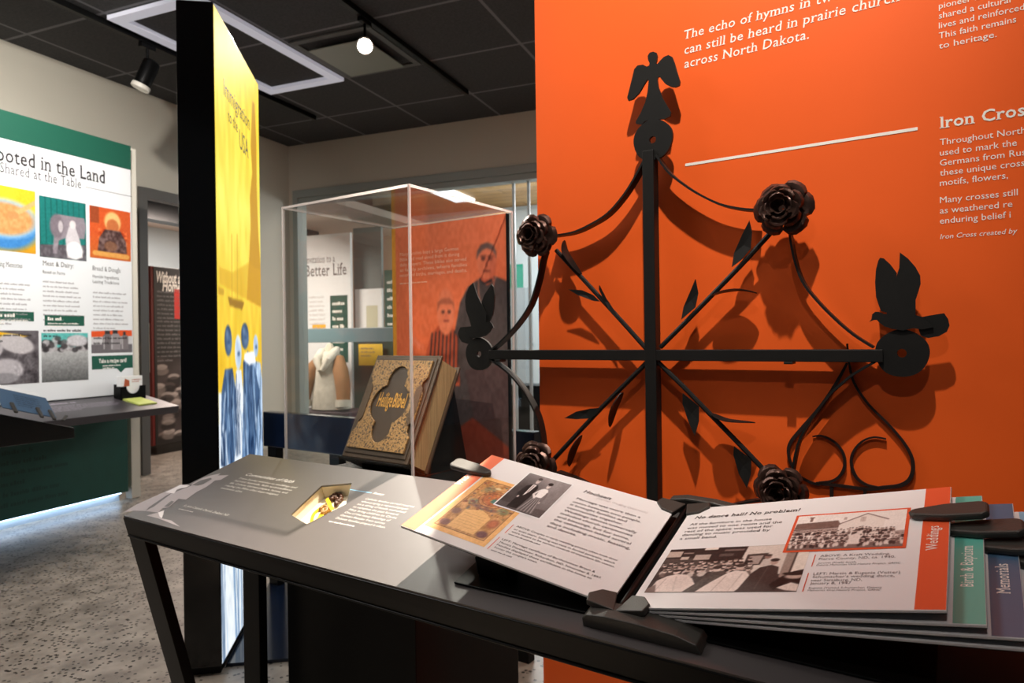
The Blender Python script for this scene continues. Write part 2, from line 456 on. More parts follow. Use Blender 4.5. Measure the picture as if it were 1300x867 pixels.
class Pic:                                            # paints a printed photograph
    def __init__(s, w, h, bg):
        s.w, s.h = w, h; s.a = np.zeros((h, w, 3)); s.a[:] = bg
        s.X, s.Y = np.meshgrid((np.arange(w) + .0) / (w - 1), (np.arange(h) + .0) / (h - 1)); s.asp = w / h

    def blend(s, k, c):
        k = np.clip(k, 0, 1)[..., None]; s.a = s.a * (1 - k) + np.array(c, float) * k; return s

    def rect(s, x0, y0, x1, y1, c, al=1): return s.blend(((s.X >= x0) & (s.X <= x1) & (s.Y >= y0) & (s.Y <= y1)) * al, c)

    def ell(s, cx, cy, rx, ry, c, al=1, soft=.25, rot=0):
        dx, dy = (s.X - cx), (s.Y - cy); q, t = math.cos(rot), math.sin(rot)
        d = np.sqrt(((dx * q + dy * t) / rx) ** 2 + ((-dx * t + dy * q) / ry) ** 2)
        return s.blend(np.clip((1 - d) / soft + .5, 0, 1) * al, c)

    def poly(s, pts, c, al=1):
        k = np.zeros(s.X.shape)
        for ox, oy in ((-.25, -.25), (.25, -.25), (-.25, .25), (.25, .25)):
            X = s.X + ox / s.w; Y = s.Y + oy / s.h; ins = np.zeros(X.shape, bool); n = len(pts)
            for i in range(n):
                (x0, y0), (x1, y1) = pts[i], pts[(i + 1) % n]
                if y0 == y1: continue
                ins ^= ((y0 > Y) != (y1 > Y)) & (X < (x1 - x0) * (Y - y0) / (y1 - y0) + x0)
            k += ins / 4
        return s.blend(k * al, c)

    def line(s, pts, w, c, al=1):
        for (x0, y0), (x1, y1) in zip(pts, pts[1:]):
            dx, dy = (x1 - x0), (y1 - y0); L2 = dx * dx + dy * dy + 1e-12
            t = np.clip(((s.X - x0) * dx + (s.Y - y0) * dy) / L2, 0, 1)
            d = np.sqrt((s.X - x0 - t * dx) ** 2 + ((s.Y - y0 - t * dy) / s.asp) ** 2)
            s.blend(np.clip((w / 2 - d) * s.w + .5, 0, 1) * al, c)
        return s

    def noise(s, amp, n=12, mask=None):
        g = np.random.rand(n + 1, int(n * max(1, s.asp)) + 2)
        yy = s.Y * (n - .01); xx = s.X * (g.shape[1] - 1.01); i = yy.astype(int); j = xx.astype(int); fy = yy - i; fx = xx - j
        v = g[i, j] * (1 - fy) * (1 - fx) + g[np.minimum(i + 1, n), j] * fy * (1 - fx) + g[i, np.minimum(j + 1, g.shape[1] - 1)] * (1 - fy) * fx + g[np.minimum(i + 1, n), np.minimum(j + 1, g.shape[1] - 1)] * fy * fx
        k = (v - .5) * 2 * amp
        if mask is not None: k = k * mask
        s.a = np.clip(s.a + k[..., None], 0, 255); return s

    def blur(s, n=1):
        for _ in range(n):
            a = np.pad(s.a, ((1, 1), (1, 1), (0, 0)), 'edge')
            s.a = (a[:-2, 1:-1] + a[2:, 1:-1] + a[1:-1, :-2] + a[1:-1, 2:] + 2 * s.a) / 6
        return s

    def grad(s, c0, c1, ax='y', y0=0, y1=1, al=1):
        t = np.clip(((s.Y if ax == 'y' else s.X) - y0) / (y1 - y0), 0, 1)[..., None]
        s.a = s.a * (1 - al) + al * (np.array(c0, float) * (1 - t) + np.array(c1, float) * t); return s

    def mesh(s, name, sf, quad, parent, m=None, h=.0006):
        # quad: four (u, v) corners TL TR BR BL on the surface
        fr, o = INFO[parent.name]
        q = np.array(quad, float); X = s.X[..., None]; Y = s.Y[..., None]
        uv = (q[0] * (1 - X) + q[1] * X) * (1 - Y) + (q[3] * (1 - X) + q[2] * X) * Y
        O = np.array(sf.o - o); P = O + uv[..., 0:1] * np.array(sf.u) + uv[..., 1:2] * np.array(sf.v) + h * np.array(sf.n)
        n = s.w * s.h; I = np.arange(n).reshape(s.h, s.w)
        F = np.stack([I[1:, :-1], I[1:, 1:], I[:-1, 1:], I[:-1, :-1]], -1).reshape(-1, 4)
        me = bpy.data.meshes.new(name); me.vertices.add(n); me.vertices.foreach_set('co', P.reshape(-1).astype(np.float32))
        me.loops.add(F.size); me.loops.foreach_set('vertex_index', F.reshape(-1).astype(np.int32))
        me.polygons.add(len(F)); me.polygons.foreach_set('loop_start', (np.arange(len(F)) * 4).astype(np.int32))
        me.update(calc_edges=True)
        at = me.color_attributes.new('Col', 'FLOAT_COLOR', 'POINT')
        c = np.ones((n, 4), np.float32); c[:, :3] = s2l(np.clip(s.a, 0, 255)).reshape(-1, 3); at.data.foreach_set('color', c.reshape(-1))
        me.materials.append(m or M_PRINT)
        ob = bpy.data.objects.new(name, me); COL.objects.link(ob); ob.parent = parent; INFO[ob.name] = (fr, o); return ob


def rq(u0, v0, u1, v1): return [(u0, v1), (u1, v1), (u1, v0), (u0, v0)]


def fit(sf, pts):                                    # the upright rectangle on a surface behind four photo corners
    q = [sf.uv(*p) for p in pts]
    return ((q[0][0] + q[3][0]) / 2, (q[2][1] + q[3][1]) / 2, (q[1][0] + q[2][0]) / 2, (q[0][1] + q[1][1]) / 2)


# ================================================================== THE SETTING
CZ = 3.347; LX = -5.23; BY = 6.2
Z3 = (0, 0, 0)
MB().bx(-10, 5, -3, 12, -.1, 0).single('floor', M_FLOOR, R, Z3, kind='structure')
MB().bx(LX - .12, 5, -3, BY + .12, CZ, CZ + .1).single('ceiling', M_CEIL, R, Z3, kind='structure')
DY0, DY1, DZ = 4.26, 5.35, 2.51
MB().bx(LX - .05, LX, -3, DY0, 0, CZ).bx(LX - .05, LX, DY1, BY + .12, 0, CZ).bx(LX - .05, LX, DY0, DY1, DZ, CZ).single('wall_left', M_WALL, R, Z3, kind='structure')
d = MB()
for y0, y1 in ((DY0, DY0 + .085), (DY1 - .085, DY1)): d.bx(LX - .06, LX + .02, y0, y1, 0, DZ)
d.bx(LX - .06, LX + .02, DY0 + .085, DY1 - .085, DZ - .09, DZ)
d.single('door_1', M_GREYF, R, Z3, kind='structure', bevel=.004)
WX0, WZ0, WZ1 = -5.10, .1, 2.69
MB().bx(LX, -5.165, BY, BY + .12, 0, CZ).bx(-5.165, 4, BY, BY + .12, 2.835, CZ).bx(-5.165, 4, BY, BY + .12, 0, WZ0).single('wall_back', M_WALL, R, Z3, kind='structure')
w1 = thing('window_1', '', '', R, (-1, BY, WZ0), kind='structure')
MB().bx(-5.165, 4, BY - .02, BY + .14, WZ1 + .06, 2.835).bx(-5.165, 4, BY, BY + .14, WZ1, WZ1 + .06).bx(-5.165, WX0, BY - .02, BY + .14, WZ0, WZ1 + .06).build('window_frame', mat('window_frame_grey', (150, 156, 152), .45), w1, bevel=.004)
MB().bx(WX0, 4, BY + .06, BY + .068, WZ0, WZ1).build('pane', M_ACR, w1)
m = MB()
for px in (652, 671): 
    q = R.pix(px, 245, y=BY + .1); m.bx(q.x - .012, q.x + .012, BY + .09, BY + .12, WZ0, WZ1)
m.build('mullion', mat('mullion_white', (186, 192, 196), .4), w1)
# hall beyond the doorway
MB().bx(-9.5, -9.4, 0, 10, 0, 2.9).single('wall_hall', mat('hall_paint', (206, 178, 158), .7), R, Z3, kind='structure')
MB().bx(-9.4, LX - .12, 0, 10, 2.9, 3.0).single('ceiling_hall', mat('hall_ceiling', (214, 196, 184), .8), R, Z3, kind='structure')
MB().bx(-9.4, LX - .12, 9.9, 10, 0, 2.9).single('wall_hall_end', mat('hall_paint', (206, 178, 158), .7), R, Z3, kind='structure')
MB().bx(-7.2, -7.0, 2, 9, 2.62, 2.9).single('trim_1', M_BLACK, R, Z3, kind='structure')
# the bright room behind the glass
FZ = 3.3; FY = 10.4
MB().bx(-9, 4, BY + .12, FY, FZ, FZ + .1).single('ceiling_far', M_WOOD, R, Z3, kind='structure')
MB().bx(-9, 4, FY, FY + .1, 0, FZ).single('wall_far', mat('far_paint', (206, 220, 226), .6), R, Z3, kind='structure')
MB().bx(-9, 4, FY - .04, FY, 2.98, 3.16).single('trim_2', M_GREYF, R, Z3, kind='structure')
MB().bx(-9, -8.9, BY + .12, FY, 0, FZ).single('wall_far_left', mat('far_paint', (206, 220, 226), .6), R, Z3, kind='structure')

# ------------------------------------------------------------------ orange partition wall
WY = .586
wl = E.pix(682, 260, y=WY).x
wall = MB().bx(wl, 3.0, WY, WY + .12, 0, 3.2).single('wall_right', M_ORANGE, E, (wl, WY, 0), kind='structure')
WS = Surf(E, (0, WY, 0), (1, 0, 0), (0, 0, 1))


def wtext(txt, px, py, cap_px, ex=None, serif=False, bold=0, shear=0, name='lettering'):
    u, v = WS.uv(px, py); _, v2 = WS.uv(px, py - cap_px)
    w = None
    if ex: w = WS.uv(ex, py)[0] - u
    return (txt, u, v, v2 - v, w, serif, bold, shear)


def wall_lines(name, items):
    m = MB()
    for t, u, v, c, w, sf, b, sh in items: m.text(WS, t, u, v, c, w, h=.0006, bold=b, shear=sh, serif=sf)
    return m.build(name, M_TEXTW, wall)


wall_lines('quotation', [wtext('The echo of hymns in two languages', 869, 50, 11, None, True, .004, .12), wtext('can still be heard in prairie churches', 869, 69, 11, None, True, .004, .12), wtext('across North Dakota.', 869, 86.6, 11, 1027.5, True, .004, .12)])
u0, v0 = WS.uv(870, 209.5); u1, v1 = WS.uv(1165, 162.5)
MB().rect(WS, u0, v0 - .0028, u1, v0 + .0028, .0006).build('rule_line', M_TEXTW, wall)
wall_lines('heading', [wtext('Iron Crosses', 1193, 163, 14, None, True, .018)])
body = [('pioneer families', 11.5), ('shared a cultural', 24), ('lives and reinforced', 36.5), ('This faith remains', 49.3), ('to heritage.', 62.3)]
wall_lines('body_text', [wtext(t, 1192, y, 7.6, 1265.6 if t == 'to heritage.' else None) for t, y in body] +
           [wtext(t, 1193.3, y, 7.8) for t, y in (('Throughout North', 184.5), ('used to mark the', 198), ('Germans from Russia', 210.8), ('these unique crosses', 223.4), ('motifs, flowers,', 236.2), ('Many crosses still', 258), ('as weathered re', 271.3), ('enduring belief i', 284.2))])
wall_lines('credit_line', [wtext('Iron Cross created by', 1193.5, 303.5, 6, None, False, 0, .2)])

# ================================================================== IRON CROSS
BF = .543; BB = .571                                   # front and rear of the flat bars
CS = Surf(E, (0, BF, 0), (1, 0, 0), (0, 0, 1))         # +h comes out of the wall towards the visitor
D_ = BB - BF
cc = CS.uv(825.5, 451)
cross = thing('iron_cross', 'black wrought iron cross with roses, doves and an angel, mounted on the orange wall', 'iron cross', E, (cc[0], BB, cc[1] - .5))


def C(pts, ox=0, oy=0, s=1): return [CS.uv(ox + x / s, oy + y / s) for x, y in pts]


tz = CS.uv(825, 190)[1]
MB().bx(cc[0] - .0125, cc[0] + .0125, BF, BB, cc[1] - .56, tz).build('vertical_bar', M_IRON, cross, bevel=.0012)
xl = CS.uv(620, 450)[0]; xr = CS.uv(1121, 451)[0]; hz = cc[1]
MB().bx(xl, xr, BF + .001, BB - .001, hz - .0115, hz + .0115).build('horizontal_bar', M_IRON, cross, bevel=.0012)
for px, py, r in ((606, 449.5, .041), (1144.5, 448.5, .0415), (827, 176.5, .0435)):
    u, v = CS.uv(px, py); MB().disc(CS, u, v, r, .0075, -.013, -.006, wob=.012).build('disc', M_IRON, cross, True, .0008)
ang = [(240, 70), (262, 78), (268, 100), (264, 130), (258, 150), (270, 150), (285, 130), (310, 105), (340, 92), (365, 105), (378, 140), (395, 200), (415, 265), (412, 290), (385, 302), (355, 298), (320, 280), (295, 250), (285, 235), (272, 235), (268, 255), (275, 300), (300, 370), (335, 430), (357, 465), (352, 490), (310, 510), (240, 508), (190, 522), (165, 545), (130, 540), (128, 525), (160, 470), (190, 400), (205, 330), (212, 265), (205, 250), (185, 280), (150, 340), (110, 380), (80, 390), (72, 370), (85, 320), (105, 240), (118, 185), (140, 160), (175, 155), (200, 168), (215, 160), (218, 145), (208, 125), (205, 100), (218, 78)]
MB().prism(CS, C(ang, 780, 50, 5.1), -.013, -.008).build('angel', M_IRON, cross)
# doves: body, two wings, tail
DR = dict(wing=[[(355, 86), (400, 120), (440, 165), (468, 215), (470, 260), (455, 310), (442, 350), (442, 440), (283, 440), (283, 390), (300, 330), (330, 240), (352, 170)], [(245, 115), (265, 118), (300, 150), (338, 200), (330, 240), (300, 330), (285, 420), (250, 410), (236, 375), (222, 330), (217, 250), (222, 180), (235, 130)]],
          body=[(188, 470), (200, 455), (203, 430), (220, 415), (240, 415), (270, 427), (330, 430), (430, 430), (480, 443), (540, 500), (480, 512), (430, 505), (370, 518), (310, 508), (270, 495), (245, 475), (230, 460), (212, 460)],
          tail=[(465, 445), (520, 435), (600, 422), (622, 455), (630, 490), (615, 525), (570, 550), (510, 560), (470, 545), (455, 500)])
DL = dict(wing=[[(555, 350), (570, 400), (585, 440), (610, 490), (640, 555), (640, 600), (620, 640), (545, 645), (530, 590), (508, 530), (502, 470), (510, 420), (530, 375)], [(668, 360), (680, 375), (688, 430), (684, 500), (675, 560), (645, 620), (625, 620), (615, 560), (600, 490), (620, 430)]],
          body=[(692, 640), (682, 618), (670, 603), (645, 606), (620, 622), (560, 630), (530, 660), (545, 700), (550, 712), (600, 705), (640, 695), (668, 670), (680, 645)],
          tail=[(560, 632), (470, 640), (456, 675), (462, 705), (480, 735), (520, 748), (545, 735), (552, 700)])
for nm, dv, ox, oy, s in (('right', DR, 1060, 300, 4.333), ('left', DL, 490, 290, 5.1)):
    b = MB().prism(CS, C(dv['body'], ox, oy, s), -.006, -.0025).build('dove', M_IRON, cross)
    MB().prism(CS, C(dv['wing'][0], ox, oy, s), -.009, -.0062).build('wing', M_IRON, b)
    MB().prism(CS, C(dv['wing'][1], ox, oy, s), -.0135, -.010).build('wing', M_IRON, b)
    MB().prism(CS, C(dv['tail'], ox, oy, s), -.0095, -.0065).build('tail', M_IRON, b)
straps = [[(817, 202), (806, 223), (791, 247), (770, 271), (746, 286), (725, 295), (700, 299)],
          [(832, 196.5), (847, 217.5), (865, 232.5), (886, 246), (913, 258.6), (940, 264.6), (962, 266)],
          [(1002, 297), (1007.4, 327), (1018, 357), (1036, 381), (1060, 405.5), (1083, 425), (1108, 441)],
          [(1109, 460), (1083, 475), (1067, 488), (1051, 503), (1026, 538), (1012, 566), (1004, 606)],
          [(690, 318), (686, 332), (681, 356), (671, 387), (653, 414), (632, 436), (622, 444)],
          [(620, 456), (641, 471), (656, 487), (669, 506), (679, 526.6), (684.5, 547), (687.5, 572)],
          [(965, 636), (945, 639), (920, 645), (895, 653), (865, 672), (845, 700)],
          [(705, 600), (735, 612), (765, 632), (790, 660), (806, 700)]]
for p in straps: MB().ribbon(CS, C(p), -.002, -.026, .0042).build('strap', M_IRON, cross, True)
stems = [[(703, 317), (737, 353.5), (765, 384), (795, 417), (818, 443)], [(976, 295.5), (940, 335), (905, 371), (870, 407), (836, 441)],
         [(818, 461), (790, 489), (763, 516), (733, 548), (700, 584)], [(833, 460), (865, 491), (897, 524), (936, 564), (976, 606)]]
for p in stems: MB().tube([CS.P(u, v, -.011) for u, v in C(p)], .0052, 8).build('stem', M_IRON, cross, True)


def leaf(pts, h, curl):
    m = MB(); n = len(pts); cu = sum(p[0] for p in pts) / n; cv = sum(p[1] for p in pts) / n
    ring = [(u, v, h + curl * math.hypot(u - cu, v - cv) / .03) for u, v in pts]
    ring.append((cu, cv, h))
    f = [(i, (i + 1) % n, n) for i in range(n)]
    ar = sum(pts[i][0] * pts[(i + 1) % n][1] - pts[(i + 1) % n][0] * pts[i][1] for i in range(n))
    if ar < 0: f = [t[::-1] for t in f]
    m.add([CS.P(*q) for q in ring], f); k = n + 1
    m.add([CS.P(a, b, c - .0018) for a, b, c in ring], [t[::-1] for t in f])
    m.f += [(i, i + k, (i + 1) % n + k, (i + 1) % n) if ar > 0 else (i, (i + 1) % n, (i + 1) % n + k, i + k) for i in range(n)]; m.m += [0] * n
    return m.build('leaf', M_IRON, cross)


z4, z6, z5, z7 = (560, 240, 3.613), (820, 180, 3.335), (560, 420, 3.94), (820, 430, 3.25)
for pts, (ox, oy, s), h, cu in (
        ([(580, 460), (640, 463), (690, 485), (725, 516), (690, 512), (620, 485)], z4, .004, .003),
        ([(725, 440), (735, 475), (765, 520), (800, 570), (815, 602), (780, 572), (745, 515), (722, 460)], z4, .006, .004),
        ([(437, 332), (447, 380), (440, 450), (400, 500), (362, 530), (370, 470), (405, 390)], z6, .004, .004),
        ([(208, 580), (218, 640), (205, 700), (148, 752), (155, 700), (180, 640)], z6, .004, .004),
        ([(615, 437), (670, 405), (740, 390), (800, 385), (770, 420), (735, 440), (670, 443)], z5, .004, .004),
        ([(150, 225), (215, 280), (215, 340), (200, 402), (170, 340), (148, 270)], z7, .004, .004),
        ([(362, 445), (432, 500), (430, 560), (415, 617), (380, 560), (358, 480)], z7, .004, .004)):
    leaf(C(pts, ox, oy, s), h - .012, cu)
def edge_leaf(pts, wmax=.036, t=.0016):                # a leaf standing out from the wall, seen nearly edge-on
    P = smooth(pts, 5); n = len(P); m = MB(); vs = []; fs = []
    for i, (x, y) in enumerate(P):
        a, b = P[max(0, i - 1)], P[min(n - 1, i + 1)]; d = Vector((b[0] - a[0], b[1] - a[1])).normalized(); s_ = i / (n - 1)
        w = wmax * (math.sin(math.pi * min(1, .08 + s_ * .92)) ** .8 + .04); k = .003 * math.sin(math.pi * s_)
        for h, q in ((-.011 - w * .3, k), (-.011 + w * .2, 0), (-.011 + w * .7, k)):
            for sg in (-1, 1): vs.append(CS.P(x - d.y * (q + sg * t / 2), y + d.x * (q + sg * t / 2), h))
        if i:
            c, e = 6 * i - 6, 6 * i
            for A, B in ((0, 2), (2, 4), (4, 5), (5, 3), (3, 1), (1, 0)): fs.append((c + A, c + B, e + B, e + A))
    fs += [(0, 1, 3, 2), (2, 3, 5, 4)]; e = 6 * n - 6; fs += [(e, e + 2, e + 3, e + 1), (e + 2, e + 4, e + 5, e + 3)]
    return m.add(vs, fs).build('leaf', M_IRON, cross, True)


for pts, (ox, oy, s) in (([(632, 388), (598, 332), (568, 280), (556, 232)], z4), ([(275, 650), (330, 638), (400, 630), (465, 640)], z6),
                         ([(897, 311), (853, 395), (834, 484)], z5), ([(690, 526), (650, 600), (630, 683)], z5), ([(268, 312), (330, 342), (445, 349)], z7)):
    edge_leaf(C(pts, ox, oy, s))
for px, py in ((632, 457), (1001, 459)):
    u, v = CS.uv(px, py); MB().bx(u - .008, u + .008, BF - .004, BB - .004, v - .005, hz - .0116).build('peg', M_IRON, cross, bevel=.001)


def petal(m, cen, th, r0, r1, w, lift0, lift1, curl, s=1.0):
    # cupped petal: radial from r0 to r1, angular half-width w, out-of-wall height lift0..lift1
    NU, NV = 7, 6; g = []; rr = random.Random(int(th * 1000) + int(r1 * 1e5))
    for side in (0, 1):
        for j in range(NV + 1):
            t = j / NV
            for i in range(NU):
                a = (i / (NU - 1) - .5) * 2
                prof = math.sqrt(max(0, 1 - abs(a) ** 3 * t ** 2 * .55))
                rad = r0 + (r1 - r0) * (t ** .8) * prof
                h = lift0 + (lift1 - lift0) * math.sin(t * math.pi / 2) * (.75 + .25 * prof) - curl * max(0, t - .68) ** 2 * 9 + .0022 * math.sin(a * 6 + th * 5) * t
                wdt = w * (.55 + .45 * math.sin(min(1, t * 1.15) * math.pi / 2))
                A = th + a * wdt
                off = -.0016 * side
                g.append((cen[0] + rad * s * math.cos(A), cen[1] + rad * s * math.sin(A), h * s + off))
    n = (NV + 1) * NU; fs = []
    for j in range(NV):
        for i in range(NU - 1):
            q = (j * NU + i, j * NU + i + 1, (j + 1) * NU + i + 1, (j + 1) * NU + i)
            fs.append(q[::-1]); fs.append(tuple(k + n for k in q))
    edge = [(0, k) for k in range(NU)] + [(j, NU - 1) for j in range(1, NV + 1)] + [(NV, k) for k in range(NU - 2, -1, -1)] + [(j, 0) for j in range(NV - 1, 0, -1)]
    e = [j * NU + i for j, i in edge]
    for a, b in zip(e, e[1:] + e[:1]): fs.append((a, b, b + n, a + n))
    return m.add([CS.P(*p) for p in g], fs)


def rose(px, py, dia, seed, tilt=0):
    u, v = CS.uv(px, py); base = MB().disc(CS, u, v, dia * .2, .002, -.012, .0, n=20).build('rose', M_ROSE, cross, True)
    rg = random.Random(seed); R_ = dia / 2
    for ring, (n, r0, r1, w, l0, l1, cu) in enumerate(((6, .16, 1.0, .62, .000, .016, .010), (5, .14, .82, .68, .006, .030, .008), (5, .12, .64, .72, .012, .040, .005), (4, .12, .46, .86, .016, .047, .003), (3, .11, .28, 1.1, .018, .050, .0))):
        for k in range(n):
            th = 2 * math.pi * (k + ring * .37) / n + rg.uniform(-.12, .12)
            m = petal(MB(), (u, v), th, r0 * R_, r1 * R_ * rg.uniform(.93, 1.07), w, l0, l1 + rg.uniform(-.002, .002), cu, 1)
            m.build('petal', M_ROSE, base, True)


rose(683, 300, .108, 1); rose(994.5, 265.5, .107, 2); rose(683, 589, .108, 3); rose(993, 622, .104, 4)
# wrought scroll lying on the wall behind the bars
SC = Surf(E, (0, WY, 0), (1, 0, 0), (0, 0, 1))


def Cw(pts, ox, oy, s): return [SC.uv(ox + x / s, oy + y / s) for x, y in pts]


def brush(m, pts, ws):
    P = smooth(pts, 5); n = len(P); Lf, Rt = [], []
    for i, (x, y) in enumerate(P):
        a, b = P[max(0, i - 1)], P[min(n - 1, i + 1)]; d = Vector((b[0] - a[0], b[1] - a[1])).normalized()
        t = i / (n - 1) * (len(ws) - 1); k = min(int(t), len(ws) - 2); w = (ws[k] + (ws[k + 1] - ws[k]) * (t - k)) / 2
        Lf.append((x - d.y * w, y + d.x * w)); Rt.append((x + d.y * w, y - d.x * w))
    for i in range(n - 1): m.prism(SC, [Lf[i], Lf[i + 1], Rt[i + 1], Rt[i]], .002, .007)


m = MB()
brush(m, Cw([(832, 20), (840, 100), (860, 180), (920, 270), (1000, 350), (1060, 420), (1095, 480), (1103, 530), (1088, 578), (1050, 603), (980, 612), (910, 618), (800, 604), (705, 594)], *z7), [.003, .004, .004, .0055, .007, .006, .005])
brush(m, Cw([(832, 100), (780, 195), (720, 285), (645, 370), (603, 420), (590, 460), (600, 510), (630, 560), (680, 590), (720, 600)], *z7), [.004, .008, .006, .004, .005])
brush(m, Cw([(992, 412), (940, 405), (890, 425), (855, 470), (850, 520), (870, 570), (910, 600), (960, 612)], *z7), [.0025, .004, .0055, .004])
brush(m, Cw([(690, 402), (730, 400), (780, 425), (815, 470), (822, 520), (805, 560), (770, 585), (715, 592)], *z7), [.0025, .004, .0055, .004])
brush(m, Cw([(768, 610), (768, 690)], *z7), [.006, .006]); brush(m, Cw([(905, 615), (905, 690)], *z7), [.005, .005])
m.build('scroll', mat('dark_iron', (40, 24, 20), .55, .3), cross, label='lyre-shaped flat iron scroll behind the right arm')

# ================================================================== READING DESK
DH, DB, DBZ = .745, .343, .84
TL = math.atan2(DBZ - DH, DB); DX1 = 2.05; DD = DB / math.cos(TL)
DS = Surf(E, (0, 0, DH), (1, 0, 0), (0, math.cos(TL), math.sin(TL)))
desk = thing('reading_desk', 'long black sloping desk with a grey printed top about communities of faith', 'desk', E, (0, 0, 0))
hole = [DS.uv(*p) for p in ((368.9, 653.3), (389.4, 665.3), (439.6, 639.8), (446.6, 613.1), (407.9, 616.6))]
TH = .052; WD = .034
# frame: a shallow black tray, printed panel on top, both open over the lit well
m = MB()
m.obox(DS.P(0, 0, -TH), DS.u * DX1, DS.v * .012, DS.n * (TH - .004)); m.obox(DS.P(0, DD - .012, -TH), DS.u * DX1, DS.v * .012, DS.n * (TH - .004))
m.obox(DS.P(0, .012, -TH), DS.u * .012, DS.v * (DD - .024), DS.n * (TH - .004)); m.obox(DS.P(DX1 - .012, .012, -TH), DS.u * .012, DS.v * (DD - .024), DS.n * (TH - .004))
m.obox(DS.P(.012, .012, -TH), DS.u * (DX1 - .024), DS.v * (DD - .024), DS.n * .006)
m.obox(DS.P(0, -.003, -TH), DS.u * DX1, DS.v * .003, DS.n * .004)
m.build('frame', M_BLACK, desk, bevel=.0015)


def holed(m, sf, outer, inner, h0, h1):
    n, k = len(outer), len(inner)
    tri = tessellate_polygon([[Vector((*p, 0)) for p in outer], [Vector((*p, 0)) for p in inner]])
    pts = outer + inner; fs = []
    for t in tri:
        a, b, c = [Vector((*pts[i], 0)) for i in t]; t = tuple(t) if (b - a).cross(c - a).z > 0 else tuple(t[::-1])
        fs.append(tuple(i + n + k for i in t)); fs.append(t[::-1])
    for i in range(n): j = (i + 1) % n; fs.append((i, j, j + n + k, i + n + k))
    for i in range(k): j = (i + 1) % k; fs.append((n + j, n + i, 2 * n + k + i, 2 * n + k + j))
    return m.add([sf.P(u, v, h0) for u, v in pts] + [sf.P(u, v, h1) for u, v in pts], fs)


top = holed(MB(), DS, [(.002, .002), (DX1 - .002, .002), (DX1 - .002, DD - .001), (.002, DD - .001)], hole, -.0039, 0).build('printed_top', M_DESK, desk, label='grey printed top with white lettering')
m = MB(); n = len(hole); gc = (sum(p[0] for p in hole) / n, sum(p[1] for p in hole) / n)
out = [(gc[0] + (u - gc[0]) * 1.10, gc[1] + (v - gc[1]) * 1.10) for u, v in hole]
m.flat(DS, out, -WD)
for i in range(n):
    j = (i + 1) % n; m.add([DS.P(*out[i], -WD), DS.P(*out[j], -WD), DS.P(*out[j], -.0045), DS.P(*out[i], -.0045)], [(0, 3, 2, 1)])
well = m.build('display_well', M_CREAM, desk, label='cream lined five-sided recess')
# printed church, lettering
m = MB(); ch = lambda pts: [DS.uv(140 + x / 5.417, 540 + y / 5.417) for x, y in pts]
m.flat(DS, ch([(85, 600), (180, 545), (480, 410), (545, 405), (390, 480), (270, 560), (240, 590), (160, 588)]), .0003)
m.flat(DS, ch([(240, 590), (300, 560), (420, 470), (560, 415), (660, 425), (600, 455), (520, 512), (470, 505), (400, 565), (360, 570), (330, 600)]), .00045)
m.flat(DS, ch([(560, 402), (640, 360), (690, 345), (760, 330), (740, 345), (815, 342), (760, 375), (720, 380), (660, 425), (560, 415)]), .0003)
m.flat(DS, ch([(250, 620), (330, 600), (370, 605), (355, 640), (420, 655), (480, 698), (330, 640)]), .0003)
cp = m.build('church_print', mat('church_grey', (176, 166, 168), .4), top, label='pale printed photograph of a church with a steeple')
m = MB(); m.flat(DS, ch([(380, 462), (480, 412), (548, 415), (520, 428), (460, 440), (440, 470)]), .0007); m.flat(DS, ch([(330, 600), (372, 585), (355, 640), (340, 630)]), .0007)
m.build('highlight', mat('church_white', (236, 230, 230), .4), cp)
m = MB(); m.flat(DS, ch([(560, 412), (620, 380), (690, 362), (700, 370), (640, 405), (600, 415)]), .0007); m.build('shadow_print', M_DESK, cp); m = MB(); m.flat(DS, ch([(370, 560), (420, 520), (440, 525), (400, 560)]), .0007)
m.build('shadow_print', M_DESK, cp)


def dtext(m, t, px, py, ex, cap, bold=0, shear=0, sf=DS, serif=False, ey=None):
    u, v = sf.uv(px, py); 
    w = None
    if ex: u2, v2 = sf.uv(ex, py if ey is None else ey); w = u2 - u
    m.text(sf, t, u, v, cap, w, .0004, 0, bold, shear, serif); return m


dq = lambda x, y: DS.uv(220 + x / 7.222, 580 + y / 7.222)
m = MB(); (a, b) = dq(655, 170); (c, d) = dq(1100, 235)
m.text(DS, 'Communities of Faith', a, b, .0125, c - a, .0004, bold=.014, shear=.2); m.build('heading', M_DESKINK, top)
m = MB()
for i, (t, w) in enumerate((('From Sunday worship to weddings and', 1), ('harvest festivals, faith and tradition', 1), ('life. Catholic German prayers, hymns, and', 1), ('reading the Bible often kept religious', .93), ('traditions alive.', .4))):
    x0, y0 = dq(578 - i * 45, 208 + i * 23.5); m.text(DS, t, a + .002, b - .019 - i * .0135, .0072, (c - a) * 1.18 * w, .0004, bold=.002)
m.build('body_text', M_DESKINK, top)
(a2, b2) = dq(88, 452); (c2, d2) = dq(510, 535)
m = MB(); m.text(DS, 'St. John Catholic Church, Zeeland, ND', a2, b2, .0072, c2 - a2, .0004, shear=.2); m.greek(DS, a2 + .004, b2 - .014, (c2 - a2) * .78, 1, .01, .0045, .0004, ragged=0); m.build('caption', M_DESKINK, top)
rq_ = lambda x, y: DS.uv(410 + x / 7.22, 600 + y / 7.22)
(a3, b3) = rq_(245, 155); (c3, d3) = rq_(450, 185)
MB().rect(DS, a3, b3 - .0012, c3, b3 + .0012, .0004).build('blue_rule', mat('blue_ink', (128, 190, 226), .4), top)
(a4, b4) = rq_(455, 195); MB().text(DS, 'Rosary', a4, b4, .0078, None, .0004, bold=.014, shear=.2).build('heading', M_DESKINK, top)
m = MB(); (a5, b5) = rq_(383, 245); (c5, d5) = rq_(850, 305)
